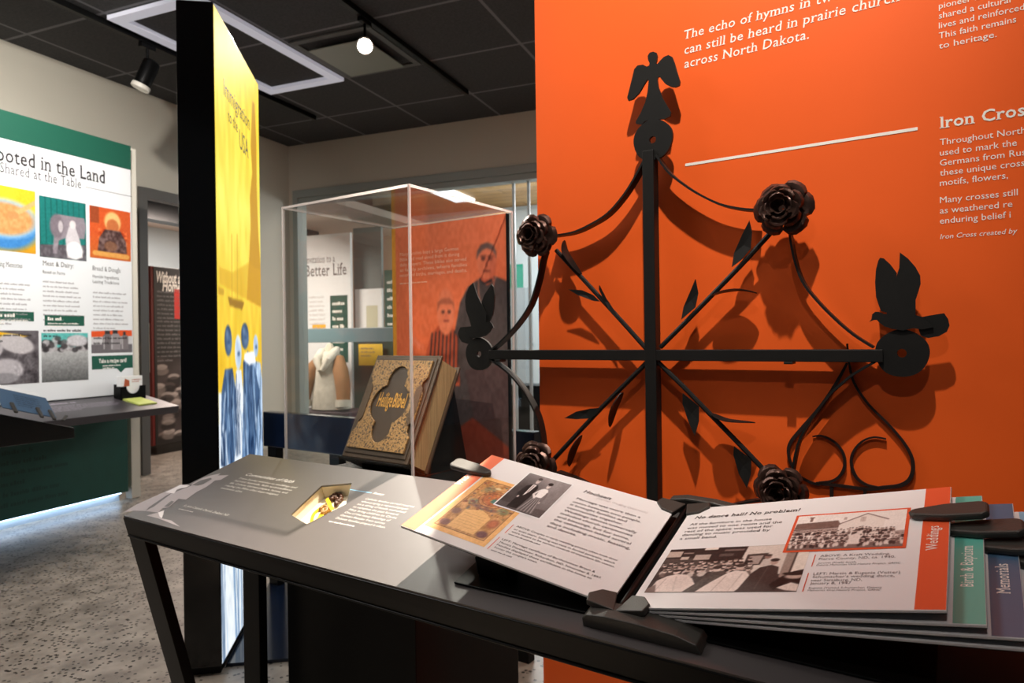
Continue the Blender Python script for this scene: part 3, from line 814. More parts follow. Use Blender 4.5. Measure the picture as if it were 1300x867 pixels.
rt = ('Catholic families carried rosaries', 'when praying a repeated prayer', 'on a string of beads and asked', 'to complete the past forward.', 'Mary bring children to Christ.', 'One of the many blessings of', 'German Russian from across', 'Dakota families prayed it often.')
for i, t in enumerate(rt): m.text(DS, t, a5 - .0 , b5 - i * .0122, .0066, (c5 - a5) * (1, .96, .98, .93, .98, .92, .9, 1)[i], .0004, bold=0)
m.build('body_text', M_DESKINK, top)
(a6, b6) = rq_(50, 450); (c6, d6) = rq_(560, 548)
MB().greek(DS, a6, b6, c6 - a6, 1, .01, .0045, .0004, ragged=0, rnd=random.Random(3)).build('caption', M_DESKINK, top)
# legs: slanted flat strut, upright rear post, floor bar
for nm, x in (('left', .0), ('right', DX1 - .07)):
    lg = MB(); b0 = .03; b1 = .2
    lg.obox((x + .004, b0 - .018, DH - TH + .004), (.07, 0, 0), (0, .025, 0), (0, b1 - b0, -(DH - TH + .004) + .02))
    lg.build('leg', M_BLACK, desk, bevel=.0015, label='slanted flat front leg')
    MB().bx(x + .004, x + .074, DB - .03, DB - .005, 0, DBZ - TH - .004).build('leg', M_BLACK, desk, bevel=.0015, label='upright rear leg')
    MB().bx(x + .004, x + .074, b1 - .03, DB - .03, 0, .025).build('floor_bar', M_BLACK, desk, bevel=.0015)

# rosary and ribbon in the well
ro = thing('rosary', 'dark bead rosary tied with yellow ribbon in the lit recess of the desk', 'rosary', E, DS.P(*gc, -WD))
zz = lambda x, y: (lambda p: p)(Surf(E, DS.P(0, 0, -WD + .006), DS.u, DS.v).uv(360 + x / 12.94, 605 + y / 12.94))
WSf = Surf(E, DS.P(0, 0, -WD), DS.u, DS.v)
bd = MB()
loop = smooth([zz(*p) for p in ((760, 360), (820, 320), (880, 300), (940, 310), (945, 370), (900, 420), (860, 470), (880, 380), (840, 350), (800, 380))], 3)
for k, (u, v) in enumerate(loop): bd.ball(WSf.P(u, v, .0055 + .002 * (k % 2)), .0052, 8)
bd.build('beads', mat('rosary_wood', (92, 58, 40), .35), ro, True)
b2_ = MB()
for k, (u, v) in enumerate(smooth([zz(*p) for p in ((610, 520), (660, 480), (720, 510), (700, 560), (640, 590), (650, 545), (690, 530))], 4)): b2_.ball(WSf.P(u, v, .005), .0046, 8)
b2_.build('beads', mat('rosary_gold', (176, 128, 62), .35), ro, True)
rb = MB(); S2 = WSf
rb.prism(S2, [zz(*p) for p in ((690, 400), (740, 365), (830, 540), (780, 580))], .008, .0095)
rb.ribbon(S2, [zz(*p) for p in ((740, 480), (640, 470), (570, 520), (500, 580), (470, 640), (455, 730))], .001, .004, .006)
rb.ribbon(S2, [zz(*p) for p in ((640, 640), (610, 590), (580, 650), (540, 690))], .001, .004, .006)
rb.build('ribbon', mat('yellow_ribbon', (248, 204, 30), .5), ro)

# ================================================================== FLIP BOOK
BT = math.radians(16.5)
FO = Vector((1.249, .0411, .777)); G = .0135
es = Vector((0, math.cos(BT), math.sin(BT))); bup = Vector((0, -math.sin(BT), math.cos(BT))); PW, PL = .379, .2754
book = thing('flip_book', 'open hinged flip book of thick white boards showing wedding pages, on the desk', 'flip book', E, DS.P(1.237, .15, 0))


def page_surf(ang, side, drop=0):
    a = math.radians(ang); eR = Vector((math.cos(a), 0, 0)) + bup * math.sin(a)
    if side > 0: return Surf(E, FO - bup * drop, eR, es)
    eL = Vector((-math.cos(a), 0, 0)) + bup * math.sin(a)
    return Surf(E, FO + eL * (PW + G), -eL, es)


PGT = .0035


def page(sf, u0, u1, lab, tabc, tabx0, tabx1):
    p = MB().prism(sf, [(u0, 0), (u1, 0), (u1, PL), (u0, PL)], -PGT, 0).build('page', [M_PAGE], book, bevel=.0006, label=lab)
    m = MB().prism(sf, [(u0 + .0008, .0006), (u1 - .0008, .0006), (u1 - .0008, PL - .0006), (u0 + .0008, PL - .0006)], -PGT - .0012, -PGT - .0001)
    m.build('backing', M_BLACK, p)
    MB().rect(sf, tabx0, .0008, tabx1, PL - .0008, .00025).build('tab_band', tabc, p)
    return p


RS = page_surf(13.1, 1); LS = page_surf(9.6, -1)
pr = page(RS, G, G + PW, 'right page headed No dance hall? No problem!', M_ORANGE2, G + PW - .0300, G + PW - .0005)
pl = page(LS, 0, PW, 'left page headed Hochzeit', mat('orange_tab_glare', (238, 128, 96), .3), .0006, .0300)  # left tab: same orange, with pinkish glare put into the colour
stack = [(11.4, .425, .004, 'page with a teal Birth and Baptism tab', M_TEAL), (10.2, .457, .008, 'page with a slate Memorials tab', M_SLATE), (9.2, .492, .012, 'lowest page with a pale blue tab', M_SKY)]
SP = []
for ang_, wd, dr, lab, tc in stack:
    sf = page_surf(ang_, 1, dr); SP.append((sf, page(sf, G, wd, lab, tc, wd - .0300, wd - .0006), wd))


def uvlist(sf, pts, ox=0, oy=0, s=1): return [sf.uv(ox + x / s, oy + y / s) for x, y in pts]


def wedtab(sf, par, txt, px, py, ex, ey, cap):
    (a, b), (c, d) = sf.uv(px, py), sf.uv(ex, ey)
    MB().text(sf, txt, a + cap * .4, b, cap, math.hypot(d - b, 0), .0006, rot=math.pi / 2, serif=True).build('tab_lettering', M_TEXTW, par)


ut = G + PW - .0115; 
MB().text(RS, 'Weddings', ut, .116, .0125, .056, .0006, rot=math.pi / 2, serif=True).build('tab_lettering', M_TEXTW, pr)
MB().text(LS, 'Weddings', .012, .150, .0115, .062, .0006, rot=-math.pi / 2 + math.pi, serif=True).build('tab_lettering', M_TEXTW, pl)
MB().text(SP[0][0], 'Birth & Baptism', SP[0][2] - .011, .066, .0125, .084, .0006, rot=math.pi / 2, serif=True).build('tab_lettering', M_TEXTW, SP[0][1])
MB().text(SP[1][0], 'Memorials', SP[1][2] - .011, .074, .0125, .058, .0006, rot=math.pi / 2, serif=True).build('tab_lettering', M_TEXTW, SP[1][1])

# left page contents
zA = lambda pts: [LS.uv(530 + x / 7.647, 590 + y / 7.647) for x, y in pts]
q = zA([(670, 112), (990, 190), (640, 805), (55, 575)]); u0 = min(p[0] for p in q); 
ce = fit(LS, [(617.5, 605), (659.5, 655), (613, 694), (537, 665)])
qs = zA([(665, 115), (1000, 470), (635, 800), (60, 578)])
cx0 = min(qs[3][0], qs[0][0]); cx1 = max(qs[1][0], qs[2][0]); cy0 = min(qs[3][1], qs[2][1]); cy1 = max(qs[0][1], qs[1][1])
pc = Pic(130, 160, (248, 192, 124))
pc.noise(10, 10)
IN = ((pc.X > .1) & (pc.X < .92) & (pc.Y > .06) & (pc.Y < .93)) * 1.
pc.rect(.10, .06, .92, .93, (206, 152, 98)); pc.noise(22, 22, IN); pc.noise(18, 50, IN)
for x, y, rx, ry, c, al in ((.3, .2, .09, .06, (128, 136, 112), .6), (.68, .2, .10, .06, (170, 104, 74), .6), (.5, .33, .20, .12, (180, 92, 70), .55), (.5, .33, .13, .08, (214, 130, 84), .6), (.53, .36, .06, .035, (70, 146, 138), .9), (.26, .45, .08, .05, (120, 130, 116), .6), (.78, .47, .09, .05, (110, 136, 112), .6), (.5, .5, .22, .035, (110, 76, 86), .6), (.18, .66, .07, .05, (128, 92, 92), .7), (.82, .68, .08, .07, (176, 96, 74), .7), (.82, .68, .05, .045, (206, 120, 80), .8), (.82, .86, .08, .05, (112, 70, 78), .9), (.2, .86, .08, .05, (132, 92, 96), .8), (.4, .15, .05, .02, (244, 226, 180), .8), (.62, .12, .06, .025, (130, 138, 108), .6)):
    pc.ell(x, y, rx, ry, c, al, .5)
rq0 = random.Random(21)
for k in range(150): pc.ell(.12 + .78 * rq0.random(), .08 + .5 * rq0.random(), .008 + .02 * rq0.random(), .006 + .012 * rq0.random(), rq0.choice([(130, 84, 66), (222, 168, 104), (112, 120, 108), (160, 76, 60), (106, 82, 90)]), .6, .6)
pc.ell(.5, .34, .235, .145, (120, 80, 60), .0); 
for r_ in (.23, .17):
    pc.line([(.5 + r_ * math.cos(t * .3), .34 + r_ * .62 * math.sin(t * .3)) for t in range(22)], .008, (120, 74, 58), .8)
pc.poly([(.28, .60), (.40, .57), (.5, .54), (.62, .57), (.72, .62), (.72, .90), (.28, .90)], (244, 192, 126))
for k in range(6): pc.line([(.33, .64 + k * .04), (.67, .64 + k * .04)], .005, (206, 150, 96))
for e_ in ((.1, .06, .92, .06), (.1, .93, .92, .93), (.1, .06, .1, .93), (.92, .06, .92, .93)): pc.line([(e_[0], e_[1]), (e_[2], e_[3])], .010, (140, 94, 66))
pc.noise(9, 60)
a, b, c = LS.uv(*(530 + 55 / 7.647, 590 + 575 / 7.647)), LS.uv(530 + 670 / 7.647, 590 + 112 / 7.647), LS.uv(530 + 640 / 7.647, 590 + 805 / 7.647)
CW = ((a[0] + b[0]) / 2, (a[1] + c[1]) / 2, c[0], b[1])
pc.mesh('certificate_print', LS, rq(*CW), pl, h=.0003)
ph = Pic(150, 110, (140, 132, 132)); ph.grad((178, 170, 170), (104, 96, 96)); ph.ell(.12, .7, .42, .62, (64, 58, 58), .8, 1.1); ph.ell(.98, .2, .4, .5, (120, 112, 112), .5, 1); ph.noise(9, 8)
ph.poly([(0, .88), (1, .80), (1, 1), (0, 1)], (96, 88, 88))
ph.poly([(.22, .34), (.28, .26), (.40, .255), (.46, .34), (.475, .58), (.45, .95), (.23, .97), (.235, .62), (.19, .52)], (40, 36, 36)); ph.poly([(.295, .265), (.38, .265), (.365, .48), (.315, .62), (.30, .40)], (236, 228, 226)); ph.line([(.335, .30), (.335, .5)], .012, (70, 62, 60))
ph.line([(.22, .36), (.19, .56), (.24, .66)], .045, (48, 44, 44)); ph.ell(.245, .66, .02, .03, (214, 200, 196))
ph.ell(.335, .155, .042, .082, (214, 200, 196)); ph.ell(.335, .095, .045, .04, (70, 62, 60)); ph.ell(.32, .155, .006, .008, (90, 76, 72)); ph.ell(.35, .155, .006, .008, (90, 76, 72))
ph.poly([(.50, .40), (.56, .31), (.68, .31), (.74, .42), (.70, .56), (.80, .96), (.45, .98), (.53, .58)], (120, 112, 112)); ph.poly([(.53, .34), (.58, .30), (.67, .30), (.72, .37), (.69, .55), (.55, .56)], (244, 238, 236))
for k in range(9): ph.line([(.56 + k * .016, .57), (.48 + k * .036, .96)], .010, (70, 64, 64) if k % 2 else (190, 182, 180))
ph.line([(.53, .38), (.485, .50), (.56, .58)], .04, (232, 224, 222)); ph.line([(.72, .40), (.755, .54), (.74, .66)], .038, (120, 110, 110)); ph.ell(.74, .67, .016, .026, (210, 196, 192))
ph.ell(.62, .21, .040, .075, (226, 212, 208)); ph.ell(.62, .150, .052, .045, (46, 40, 40)); ph.ell(.607, .21, .006, .008, (96, 80, 76)); ph.ell(.634, .21, .006, .008, (96, 80, 76))
ph.blur(1); ph.noise(7, 60)
PH = fit(LS, [(500 + x / 3.42, 560 + y / 3.42) for x, y in ((595, 139), (793, 191), (622, 343), (424, 270))]); PH = (PH[0] + .003, PH[1] + .003, PH[2] - .003, PH[3] - .003)
m = MB().rect(LS, PH[0] - .003, PH[1] - .003, PH[2] + .003, PH[3] + .003, .0007).build('photo_border', M_WHITE, pl)
ph.mesh('couple_photograph', LS, rq(*PH), pl, h=.0010)


def ptext(par, name, sf, rows, m_, bold=0, shear=0, serif=False):
    m = MB()
    for t, px, py, ex, ey, cap in rows:
        (a, b), (c, d) = sf.uv(px, py), sf.uv(ex, ey); m.text(sf, t, a, (b + d) / 2, cap, c - a, .0005, 0, bold, shear, serif)
    return m.build(name, m_, par)


pB = lambda x, y: (690 + x / 7.647, 610 + y / 7.647)
ptext(pl, 'heading', LS, [('Hochzeit', *pB(385, 112), *pB(650, 195), .0088)], M_INK, .012, .2, True)
ptext(pl, 'subheading', LS, [('(German Wedding Celebration)', *pB(520, 175), *pB(1000, 328), .0062)], M_PALEINK, 0, .2)
rows = [('Marriage was more than a', (318, 182), (935, 370)), ('union between two people.', (283, 212), (940, 415)), ('it brought families and', (255, 240), (800, 408)), ('communities together.', (225, 268), (762, 437)), ('Weddings almost universally', (195, 296), (898, 520)), ('included church ceremonies', (160, 325), (858, 548)), ('and blessings, but for some,', (130, 356), (825, 583)), ('the celebration lasted several', (97, 384), (838, 628)), ('days including music, feasting,', (65, 414), (833, 680)), ('and dances.', (32, 446), (312, 545))]
ptext(pl, 'body_text', LS, [(t, *pB(*a), *pB(*b), .0064) for t, a, b in rows], M_INK, 0)
pC = lambda x, y: (600 + x / 7.222, 650 + y / 7.222)
ptext(pl, 'caption', LS, [('ABOVE: Couples in early wedding photos often look dour', *pC(395, 140), *pC(1330, 450), .0045), ('or even stern. Smiling was rare in formal portraits, which', *pC(372, 165), *pC(1300, 478), .0045), ('were meant to be serious records of important life events.', *pC(352, 187), *pC(1300, 512), .0045)], M_INK, 0)
ptext(pl, 'caption', LS, [('LEFT: Marriage certificate of Bartholomew Braun &', *pC(265, 255), *pC(1118, 560), .0045), ('Monica Dauenhauer, Richardton, ND, November 8, 1897.', *pC(243, 282), *pC(1175, 618), .0045), ('Families displayed these certificates in the home to', *pC(218, 305), *pC(1085, 620), .0045), ("honor the couple's vows.", *pC(195, 330), *pC(590, 472), .0045)], M_INK, 0)
m = MB(); 
for (x0, y0), (x1, y1) in (((325, 205), (895, 405)), ((165, 352), (530, 485))):
    (a, b), (c, d) = LS.uv(*pC(x0, y0)), LS.uv(*pC(x1, y1)); MB().greek(LS, a, (b + d) / 2, c - a, 1, .01, .0030, .0005, ragged=0, rnd=random.Random(5)).build('credit_line', M_GREYINK, pl)
m = MB()
for (x0, y0), (x1, y1) in (((378, 118), (295, 192)), ((248, 230), (135, 340))):
    (a, b), (c, d) = LS.uv(*pC(x0, y0)), LS.uv(*pC(x1, y1)); x = (a + c) / 2; MB().rect(LS, x - .0006, min(b, d), x + .0006, max(b, d), .0005).build('orange_rule', M_ORANGE2, pl)

# right page contents
pD = lambda x, y: (810 + x / 6.5, 630 + y / 6.5)
pE = lambda x, y: (980 + x / 5.78, 630 + y / 5.78)
ptext(pr, 'heading', RS, [('No dance hall? No problem!', *pD(465, 188), *pE(205, 112), .0088)], M_INK, .012, .15, True)
ptext(pr, 'body_text', RS, [('All the furniture in the house', *pD(428, 240), *pD(1100, 200), .0064), ('was moved to one room and the', *pD(405, 270), *pD(1185, 225), .0064), ('rest of the space was used for', *pD(385, 300), *pD(1108, 258), .0064), ('dancing to music provided by', *pD(363, 328), *pD(1085, 290), .0064), ('a small band.', *pD(342, 360), *pD(650, 345), .0064)], M_INK, 0)
(a, b), (c, d) = RS.uv(*pD(42, 797)), RS.uv(*pD(285, 440)); (e, f) = RS.uv(*pE(180, 702)); 
dn = Pic(230, 130, (64, 54, 52)); dn.noise(14, 6); rd = random.Random(5)
dn.rect(.0, .0, .62, .34, (52, 42, 40)); dn.rect(.0, .24, .3, .62, (84, 72, 68)); dn.poly([(.58, 0), (1, 0), (1, .66), (.56, .62)], (222, 206, 196)); dn.poly([(.86, .06), (.93, .10), (.91, .8), (.86, .7)], (160, 140, 130)); dn.rect(.93, .2, 1, .72, (236, 222, 210)); dn.line([(.925, .1), (.915, .78)], .012, (70, 58, 54))
dn.rect(.27, .0, .37, .05, (236, 220, 210)); dn.rect(.0, .06, .11, .20, (196, 174, 162)); dn.rect(.12, .10, .20, .13, (150, 130, 122)); dn.rect(.12, .20, .18, .27, (206, 188, 176)); dn.rect(.22, .16, .34, .28, (190, 170, 160)); dn.rect(.42, .06, .56, .10, (130, 110, 104)); dn.rect(.40, .16, .5, .22, (96, 82, 78))
dn.poly([(.60, .20), (.74, .18), (.72, .44), (.60, .46)], (74, 62, 58)); dn.poly([(.62, .24), (.71, .23), (.70, .42), (.62, .43)], (176, 158, 150))
dn.ell(.745, .27, .022, .045, (150, 122, 112)); dn.ell(.745, .235, .024, .025, (70, 56, 52)); dn.poly([(.72, .32), (.77, .32), (.78, .46), (.71, .46)], (206, 192, 184)); dn.ell(.895, .17, .02, .035, (132, 108, 98)); dn.ell(.895, .17, .012, .022, (200, 180, 168))
for row in range(4):
    for k in range(15):
        x = .02 + k * .043 + rd.uniform(-.012, .012) + row * .01; y = .36 + row * .065 + rd.uniform(-.02, .02) - .05 * x
        dn.ell(x, y + .075, .028, .055, rd.choice([(56, 46, 44), (88, 74, 70), (206, 190, 182), (40, 34, 34), (120, 104, 98)]), .95, .2)
        dn.ell(x, y, .014, .030, rd.choice([(222, 200, 190), (204, 178, 166), (232, 214, 204)]), 1, .3); dn.ell(x - .002, y - .022, .015, .016, rd.choice([(46, 36, 34), (60, 50, 46), (120, 100, 92)]), 1, .4)
        dn.ell(x + .004, y + .004, .003, .005, (110, 84, 76), .7)
dn.poly([(.04, .74), (.10, .64), (.17, .60), (.24, .62), (.29, .70), (.33, .82), (.31, .99), (.02, .99)], (232, 212, 204)); dn.ell(.15, .56, .022, .045, (222, 200, 190)); dn.ell(.145, .52, .026, .03, (52, 42, 40)); dn.ell(.22, .80, .08, .14, (214, 192, 184), .5, .8); dn.line([(.10, .70), (.07, .96)], .008, (200, 178, 170)); dn.line([(.17, .66), (.20, .96)], .008, (206, 186, 178)); dn.poly([(.0, .92), (.05, .82), (.08, 1), (0, 1)], (134, 112, 104))
dn.poly([(.38, .62), (.44, .56), (.52, .60), (.50, .70), (.44, .80), (.36, .99), (.27, .99), (.34, .80)], (74, 62, 58)); dn.noise(20, 40, ((dn.X > .3) & (dn.X < .52) & (dn.Y > .6)) * 1.); dn.ell(.435, .52, .026, .05, (218, 196, 186)); dn.ell(.43, .475, .03, .035, (56, 46, 42))
dn.poly([(.44, .78), (.52, .60), (.57, .55), (.64, .57), (.69, .70), (.67, .84), (.62, .99), (.36, .99), (.40, .88)], (236, 218, 210)); dn.ell(.54, .82, .09, .13, (216, 194, 186), .5, .9); dn.line([(.52, .66), (.47, .97)], .007, (196, 174, 166)); dn.line([(.62, .62), (.58, .97)], .007, (202, 180, 172)); dn.ell(.59, .49, .028, .055, (214, 188, 176)); dn.ell(.588, .445, .033, .038, (66, 54, 50))
dn.poly([(.68, .62), (.72, .50), (.79, .45), (.84, .50), (.85, .66), (.81, .99), (.63, .99)], (66, 55, 53)); dn.line([(.77, .5), (.74, .95)], .006, (96, 82, 78)); dn.ell(.80, .39, .026, .058, (190, 160, 148)); dn.ell(.80, .345, .029, .035, (54, 44, 42))
dn.poly([(.82, .86), (.88, .70), (.94, .60), (1, .56), (1, .84), (.94, .78), (.86, .97)], (34, 29, 29)); dn.ell(.955, .70, .055, .05, (196, 172, 160), 1, .5); dn.ell(.95, .645, .07, .035, (40, 34, 32)); dn.poly([(.87, .92), (.95, .82), (1, .86), (1, .99), (.93, .97)], (232, 216, 206)); dn.blur(1); dn.noise(9, 70)
g_ = RS.uv(*pD(1240, 400)); DN = ((a + c) / 2, (b + f) / 2, e, (d + g_[1]) / 2)
dn.mesh('dance_photograph', RS, rq(*DN), pr, h=.0003)
ho = Pic(190, 100, (242, 230, 224)); ho.noise(4, 6); rh = random.Random(8)
ho.poly([(.01, .24), (.40, .20), (.45, .38), (0, .42)], (122, 96, 88)); ho.noise(8, 40, (ho.Y < .42) * (ho.X < .45) * 1.); ho.rect(.13, .07, .155, .2, (132, 104, 96)); ho.rect(.12, .06, .165, .09, (110, 84, 78)); ho.rect(0, .40, .42, .60, (178, 156, 148)); ho.line([(0, .43), (.46, .39)], .012, (96, 74, 68))
ho.poly([(.42, .34), (.66, .06), (.82, .24), (.82, .76), (.42, .76)], (236, 222, 214)); ho.line([(.38, .36), (.66, .05), (.85, .25)], .016, (128, 102, 96)); ho.rect(.605, .14, .655, .28, (206, 186, 178)); ho.line([(.63, .14), (.63, .28)], .004, (170, 148, 140)); ho.rect(.45, .12, .48, .2, (190, 170, 162)); ho.rect(0, .84, 1, 1, (128, 106, 100)); ho.poly([(.9, .6), (1, .58), (1, .9), (.9, .9)], (176, 154, 146))
for row in range(5):
    for k in range(38):
        x = .005 + k * .0265 + rh.uniform(-.008, .008); y = .50 + row * .085 + rh.uniform(-.02, .02) - (.05 if .52 < x < .7 and row < 2 else 0)
        if (.53 < x < .63 and row > 1) or (x > .93 and row < 2): continue
        ho.ell(x, y + .06, .015, .05, rh.choice([(62, 46, 44), (92, 72, 68), (222, 204, 196), (50, 38, 38), (120, 96, 90), (232, 216, 208)]), .95, .3); ho.ell(x, y, .0085, .020, rh.choice([(224, 200, 190), (206, 178, 168)]), .95, .4); ho.ell(x, y - .016, .009, .012, (58, 44, 42), .8, .5)
ho.poly([(.545, .66), (.60, .60), (.63, .66), (.64, .9), (.53, .9)], (234, 216, 208)); ho.blur(1); ho.noise(8, 70)
HO = fit(RS, [pE(190, 148), pE(1028, 82), pE(978, 378), pE(70, 420)]); HO = (HO[0] + .004, HO[1] + .004, HO[2] - .004, HO[3] - .004)
MB().rect(RS, HO[0] - .004, HO[1] - .004, HO[2] + .004, HO[3] + .004, .0007).build('photo_border', M_ORANGE2, pr, label='orange photo border')
ho.mesh('house_photograph', RS, rq(*HO), pr, h=.0010)
ptext(pr, 'caption', RS, [('ABOVE: A Kraft Wedding,', *pE(355, 446), *pE(868, 430), .0050), ('Pierce County, ND, ca. 1940.', *pE(343, 470), *pE(905, 452), .0050)], M_GREYINK, 0)
ptext(pr, 'caption', RS, [('LEFT: Martin & Eugenia (Vetter)', *pE(303, 580), *pE(940, 566), .0050), ("Schumacher's wedding dance,", *pE(297, 602), *pE(900, 592), .0050), ('near Strasburg, ND,', *pE(287, 627), *pE(660, 622), .0050), ('January 8, 1947', *pE(278, 650), *pE(580, 645), .0050)], M_GREYINK, 0)
ptext(pr, 'credit_line', RS, [('Jerome (Kraft) Smith,', *pE(335, 496), *pE(620, 490), .0034), ('Dakota Memories Oral History Project, GRHC', *pE(325, 514), *pE(945, 494), .0034)], M_GREYINK, 0, .15)
ptext(pr, 'credit_line', RS, [('Eugenia (Vetter) Schumacher, Dakota', *pE(268, 682), *pE(805, 674), .0034), ('Memories Oral History Project, GRHC', *pE(260, 698), *pE(800, 694), .0034)], M_GREYINK, 0, .15)
m = MB()
for (x0, y0), (x1, y1) in (((322, 430), (290, 518)), ((270, 566), (224, 702))):
    (a, b), (c, d) = RS.uv(*pE(x0, y0)), RS.uv(*pE(x1, y1)); x = (a + c) / 2; MB().rect(RS, x - .0006, min(b, d), x + .0006, max(b, d), .0005).build('orange_rule', M_ORANGE2, pr)


# handles, hinge clips, spine rod, end blocks, base plate
def handle(sf, par, pts, h0=.0005, h1=.010):
    MB().prism(sf, pts, h0, h1).build('handle', M_PLASTIC, par, bevel=.003, seg=2)


ru = G + PW; vh = .196
hshape = lambda x, v, d: [(x - .040 * d, v - .008), (x - .046 * d, v), (x - .040 * d, v + .008), (x - .005 * d, v + .016), (x + .036 * d, v + .017), (x + .043 * d, v + .011), (x + .043 * d, v - .011), (x + .036 * d, v - .017), (x - .005 * d, v - .016)]
handle(RS, pr, hshape(ru, vh, 1)); handle(LS, pl, hshape(0, .205, -1))
for (sf, pg, wd), v in zip(SP, (.180, .163, .15)): handle(sf, pg, hshape(wd, v, 1))
for sf, par, x, d in ((RS, pr, G, 1), (LS, pl, PW, -1)):
    for v0, sg in ((0, 1), (PL, -1)):
        pts = [(x - .012 * d, v0 - .012 * sg), (x + .030 * d, v0 - .012 * sg), (x + .034 * d, v0 + .004 * sg), (x + .020 * d, v0 + .020 * sg), (x - .001 * d, v0 + .024 * sg)]
        MB().prism(sf, pts, -.005, .004).build('hinge_clip', M_PLASTIC, par, bevel=.0015)
MB().tube([FO - es * .012 - bup * .006, FO + es * (PL + .012) - bup * .006], .006, 12).build('spine_rod', M_BLACK, book, True)
BSf = DS
bsec = [(1.212, .030), (1.378, .030), (1.385, .024), (1.37, .0)]
m = MB(); S3 = Surf(E, DS.P(0, .019, 0), DS.u, DS.n)
prof = [(1.205, .0), (1.205, .013), (1.213, .020), (1.240, .0235), (1.290, .0235), (1.340, .020), (1.366, .013), (1.372, 0)]
m.prism(S3, prof, -.034, 0); m.build('end_block', M_PLASTIC, book, bevel=.003)
m = MB(); S4 = Surf(E, DS.P(0, .352, 0), DS.u, DS.n)
m.prism(S4, [(1.205, .0), (1.205, .014), (1.213, .024), (1.240, .029), (1.290, .027), (1.340, .02), (1.372, 0)], -.018, 0); m.build('end_block', M_PLASTIC, book, bevel=.003)
m = MB(); m.prism(DS, [(.962, .040), (1.62, .046), (1.62, .33), (.962, .33)], .0005, .004)
m.build('base_plate', M_BLACK, book, bevel=.001)
(a, b), (c, d) = DS.uv(606, 734), DS.uv(645, 741)
MB().obox(DS.P(a, (b + d) / 2, .004), DS.u * (c - a), DS.v * .035, DS.n * .034).build('page_rest', M_BLACK, book, bevel=.003); MB().obox(DS.P(1.05, .24, .004), DS.u * .06, DS.v * .03, DS.n * .034).build('page_rest', M_BLACK, book, bevel=.003)

# ================================================================== DISPLAY CASE AND BIBLE
KX0, KX1, KY0, KY1, KZ0, KZ1 = .103, .567, .380, .817, .782, 1.514
ped = thing('case_pedestal', 'black box pedestal carrying the clear display case behind the desk', 'pedestal', E, (KX0, KY0, 0))
MB().bx(KX0, KX1, KY0, KY1, .06, KZ0 - .012).build('body', M_BLACK, ped, bevel=.003)
MB().bx(KX0 + .03, KX1 - .03, KY0 + .03, KY1 - .03, 0, .06).build('plinth', M_BLACKG, ped)
MB().bx(KX0 - .004, KX1 + .004, KY0 - .004, KY1 + .004, KZ0 - .012, KZ0).build('deck', M_BLACKG, ped, bevel=.002)
case = thing('display_case', 'clear acrylic display cover over the old Bible', 'display case', E, (KX0, KY0, KZ0))
t = .006
for nm, b in (('front_pane', (KX0, KX1, KY0, KY0 + t, KZ0 + .0005, KZ1 - t)), ('back_pane', (KX0, KX1, KY1 - t, KY1, KZ0 + .0005, KZ1 - t)), ('side_pane', (KX0, KX0 + t, KY0 + t, KY1 - t, KZ0 + .0005, KZ1 - t)), ('side_pane', (KX1 - t, KX1, KY0 + t, KY1 - t, KZ0 + .0005, KZ1 - t)), ('top_pane', (KX0, KX1, KY0, KY1, KZ1 - t, KZ1))):
    MB().bx(*b).build(nm, M_ACR, case)
m = .0045
for x in (KX0, KX1 - m):
    for y in (KY0, KY1 - m): MB().bx(x - .0004, x + m + .0004, y - .0004, y + m + .0004, KZ0 + .001, KZ1).build('polished_edge', M_EDGE, case, label='bright polished corner edge')
for y in (KY0, KY1 - m): MB().bx(KX0, KX1, y - .0005, y + m, KZ1 - m, KZ1 + .0005).build('polished_edge', M_EDGE, case, label='bright polished top edge')
for x in (KX0, KX1 - m): MB().bx(x - .0005, x + m, KY0, KY1, KZ1 - m, KZ1 + .0005).build('polished_edge', M_EDGE, case, label='bright polished top edge')

# graphic at the back of the case
GY = KY1 - t - .004
gp = thing('graphic_panel', 'orange panel picturing a woman and child, at the back of the display case', 'panel', E, (KX0 + .01, GY, KZ0))
MB().bx(KX0 + .008, KX1 - .008, GY - .010, GY, KZ0 + .001, KZ1 - t - .002).build('board', mat('amber_edge', (232, 168, 40), .4), gp)
GS = Surf(E, (0, GY - .0105, 0), (1, 0, 0), (0, 0, 1))
gx0, gx1, gz0, gz1 = KX0 + .010, KX1 - .008, KZ0 + .001, KZ1 - t - .002
GP = Pic(170, 250, (238, 104, 62))
Qg = lambda px, py: (lambda q: ((q[0] - gx0) / (gx1 - gx0), 1 - (q[1] - gz0) / (gz1 - gz0)))(GS.uv(px, py))
zg = lambda x, y: Qg(490 + x / 5.1, 290 + y / 5.1)
GP.grad((242, 126, 84), (234, 104, 62)); GP.rect(0, 0, .035, 1, (240, 166, 50))  # orange set lighter: washed-out case reflection put into the print colour
sk = (236, 128, 92)
GP.poly([zg(*p) for p in ((610, 320), (690, 305), (760, 330), (806, 350), (812, 860), (850, 1250), (380, 1300), (440, 700), (480, 480), (530, 380))], (78, 66, 66))
GP.poly([Qg(590, 470), Qg(655, 460), Qg(655, 600), Qg(615, 600)], (84, 62, 62))
GP.poly([Qg(545, 600), Qg(560, 560), Qg(600, 530), Qg(655, 575), Qg(655, 610), Qg(545, 640)], (140, 58, 40)); 
c_, d_ = zg(652, 215), zg(652, 330); rx = abs(zg(715, 215)[0] - zg(590, 215)[0]) / 2
GP.poly([zg(*p) for p in ((620, 270), (690, 270), (700, 340), (655, 370), (612, 340))], (214, 100, 70)); GP.poly([zg(*p) for p in ((600, 325), (640, 350), (690, 320), (690, 345), (630, 365))], (48, 40, 42))
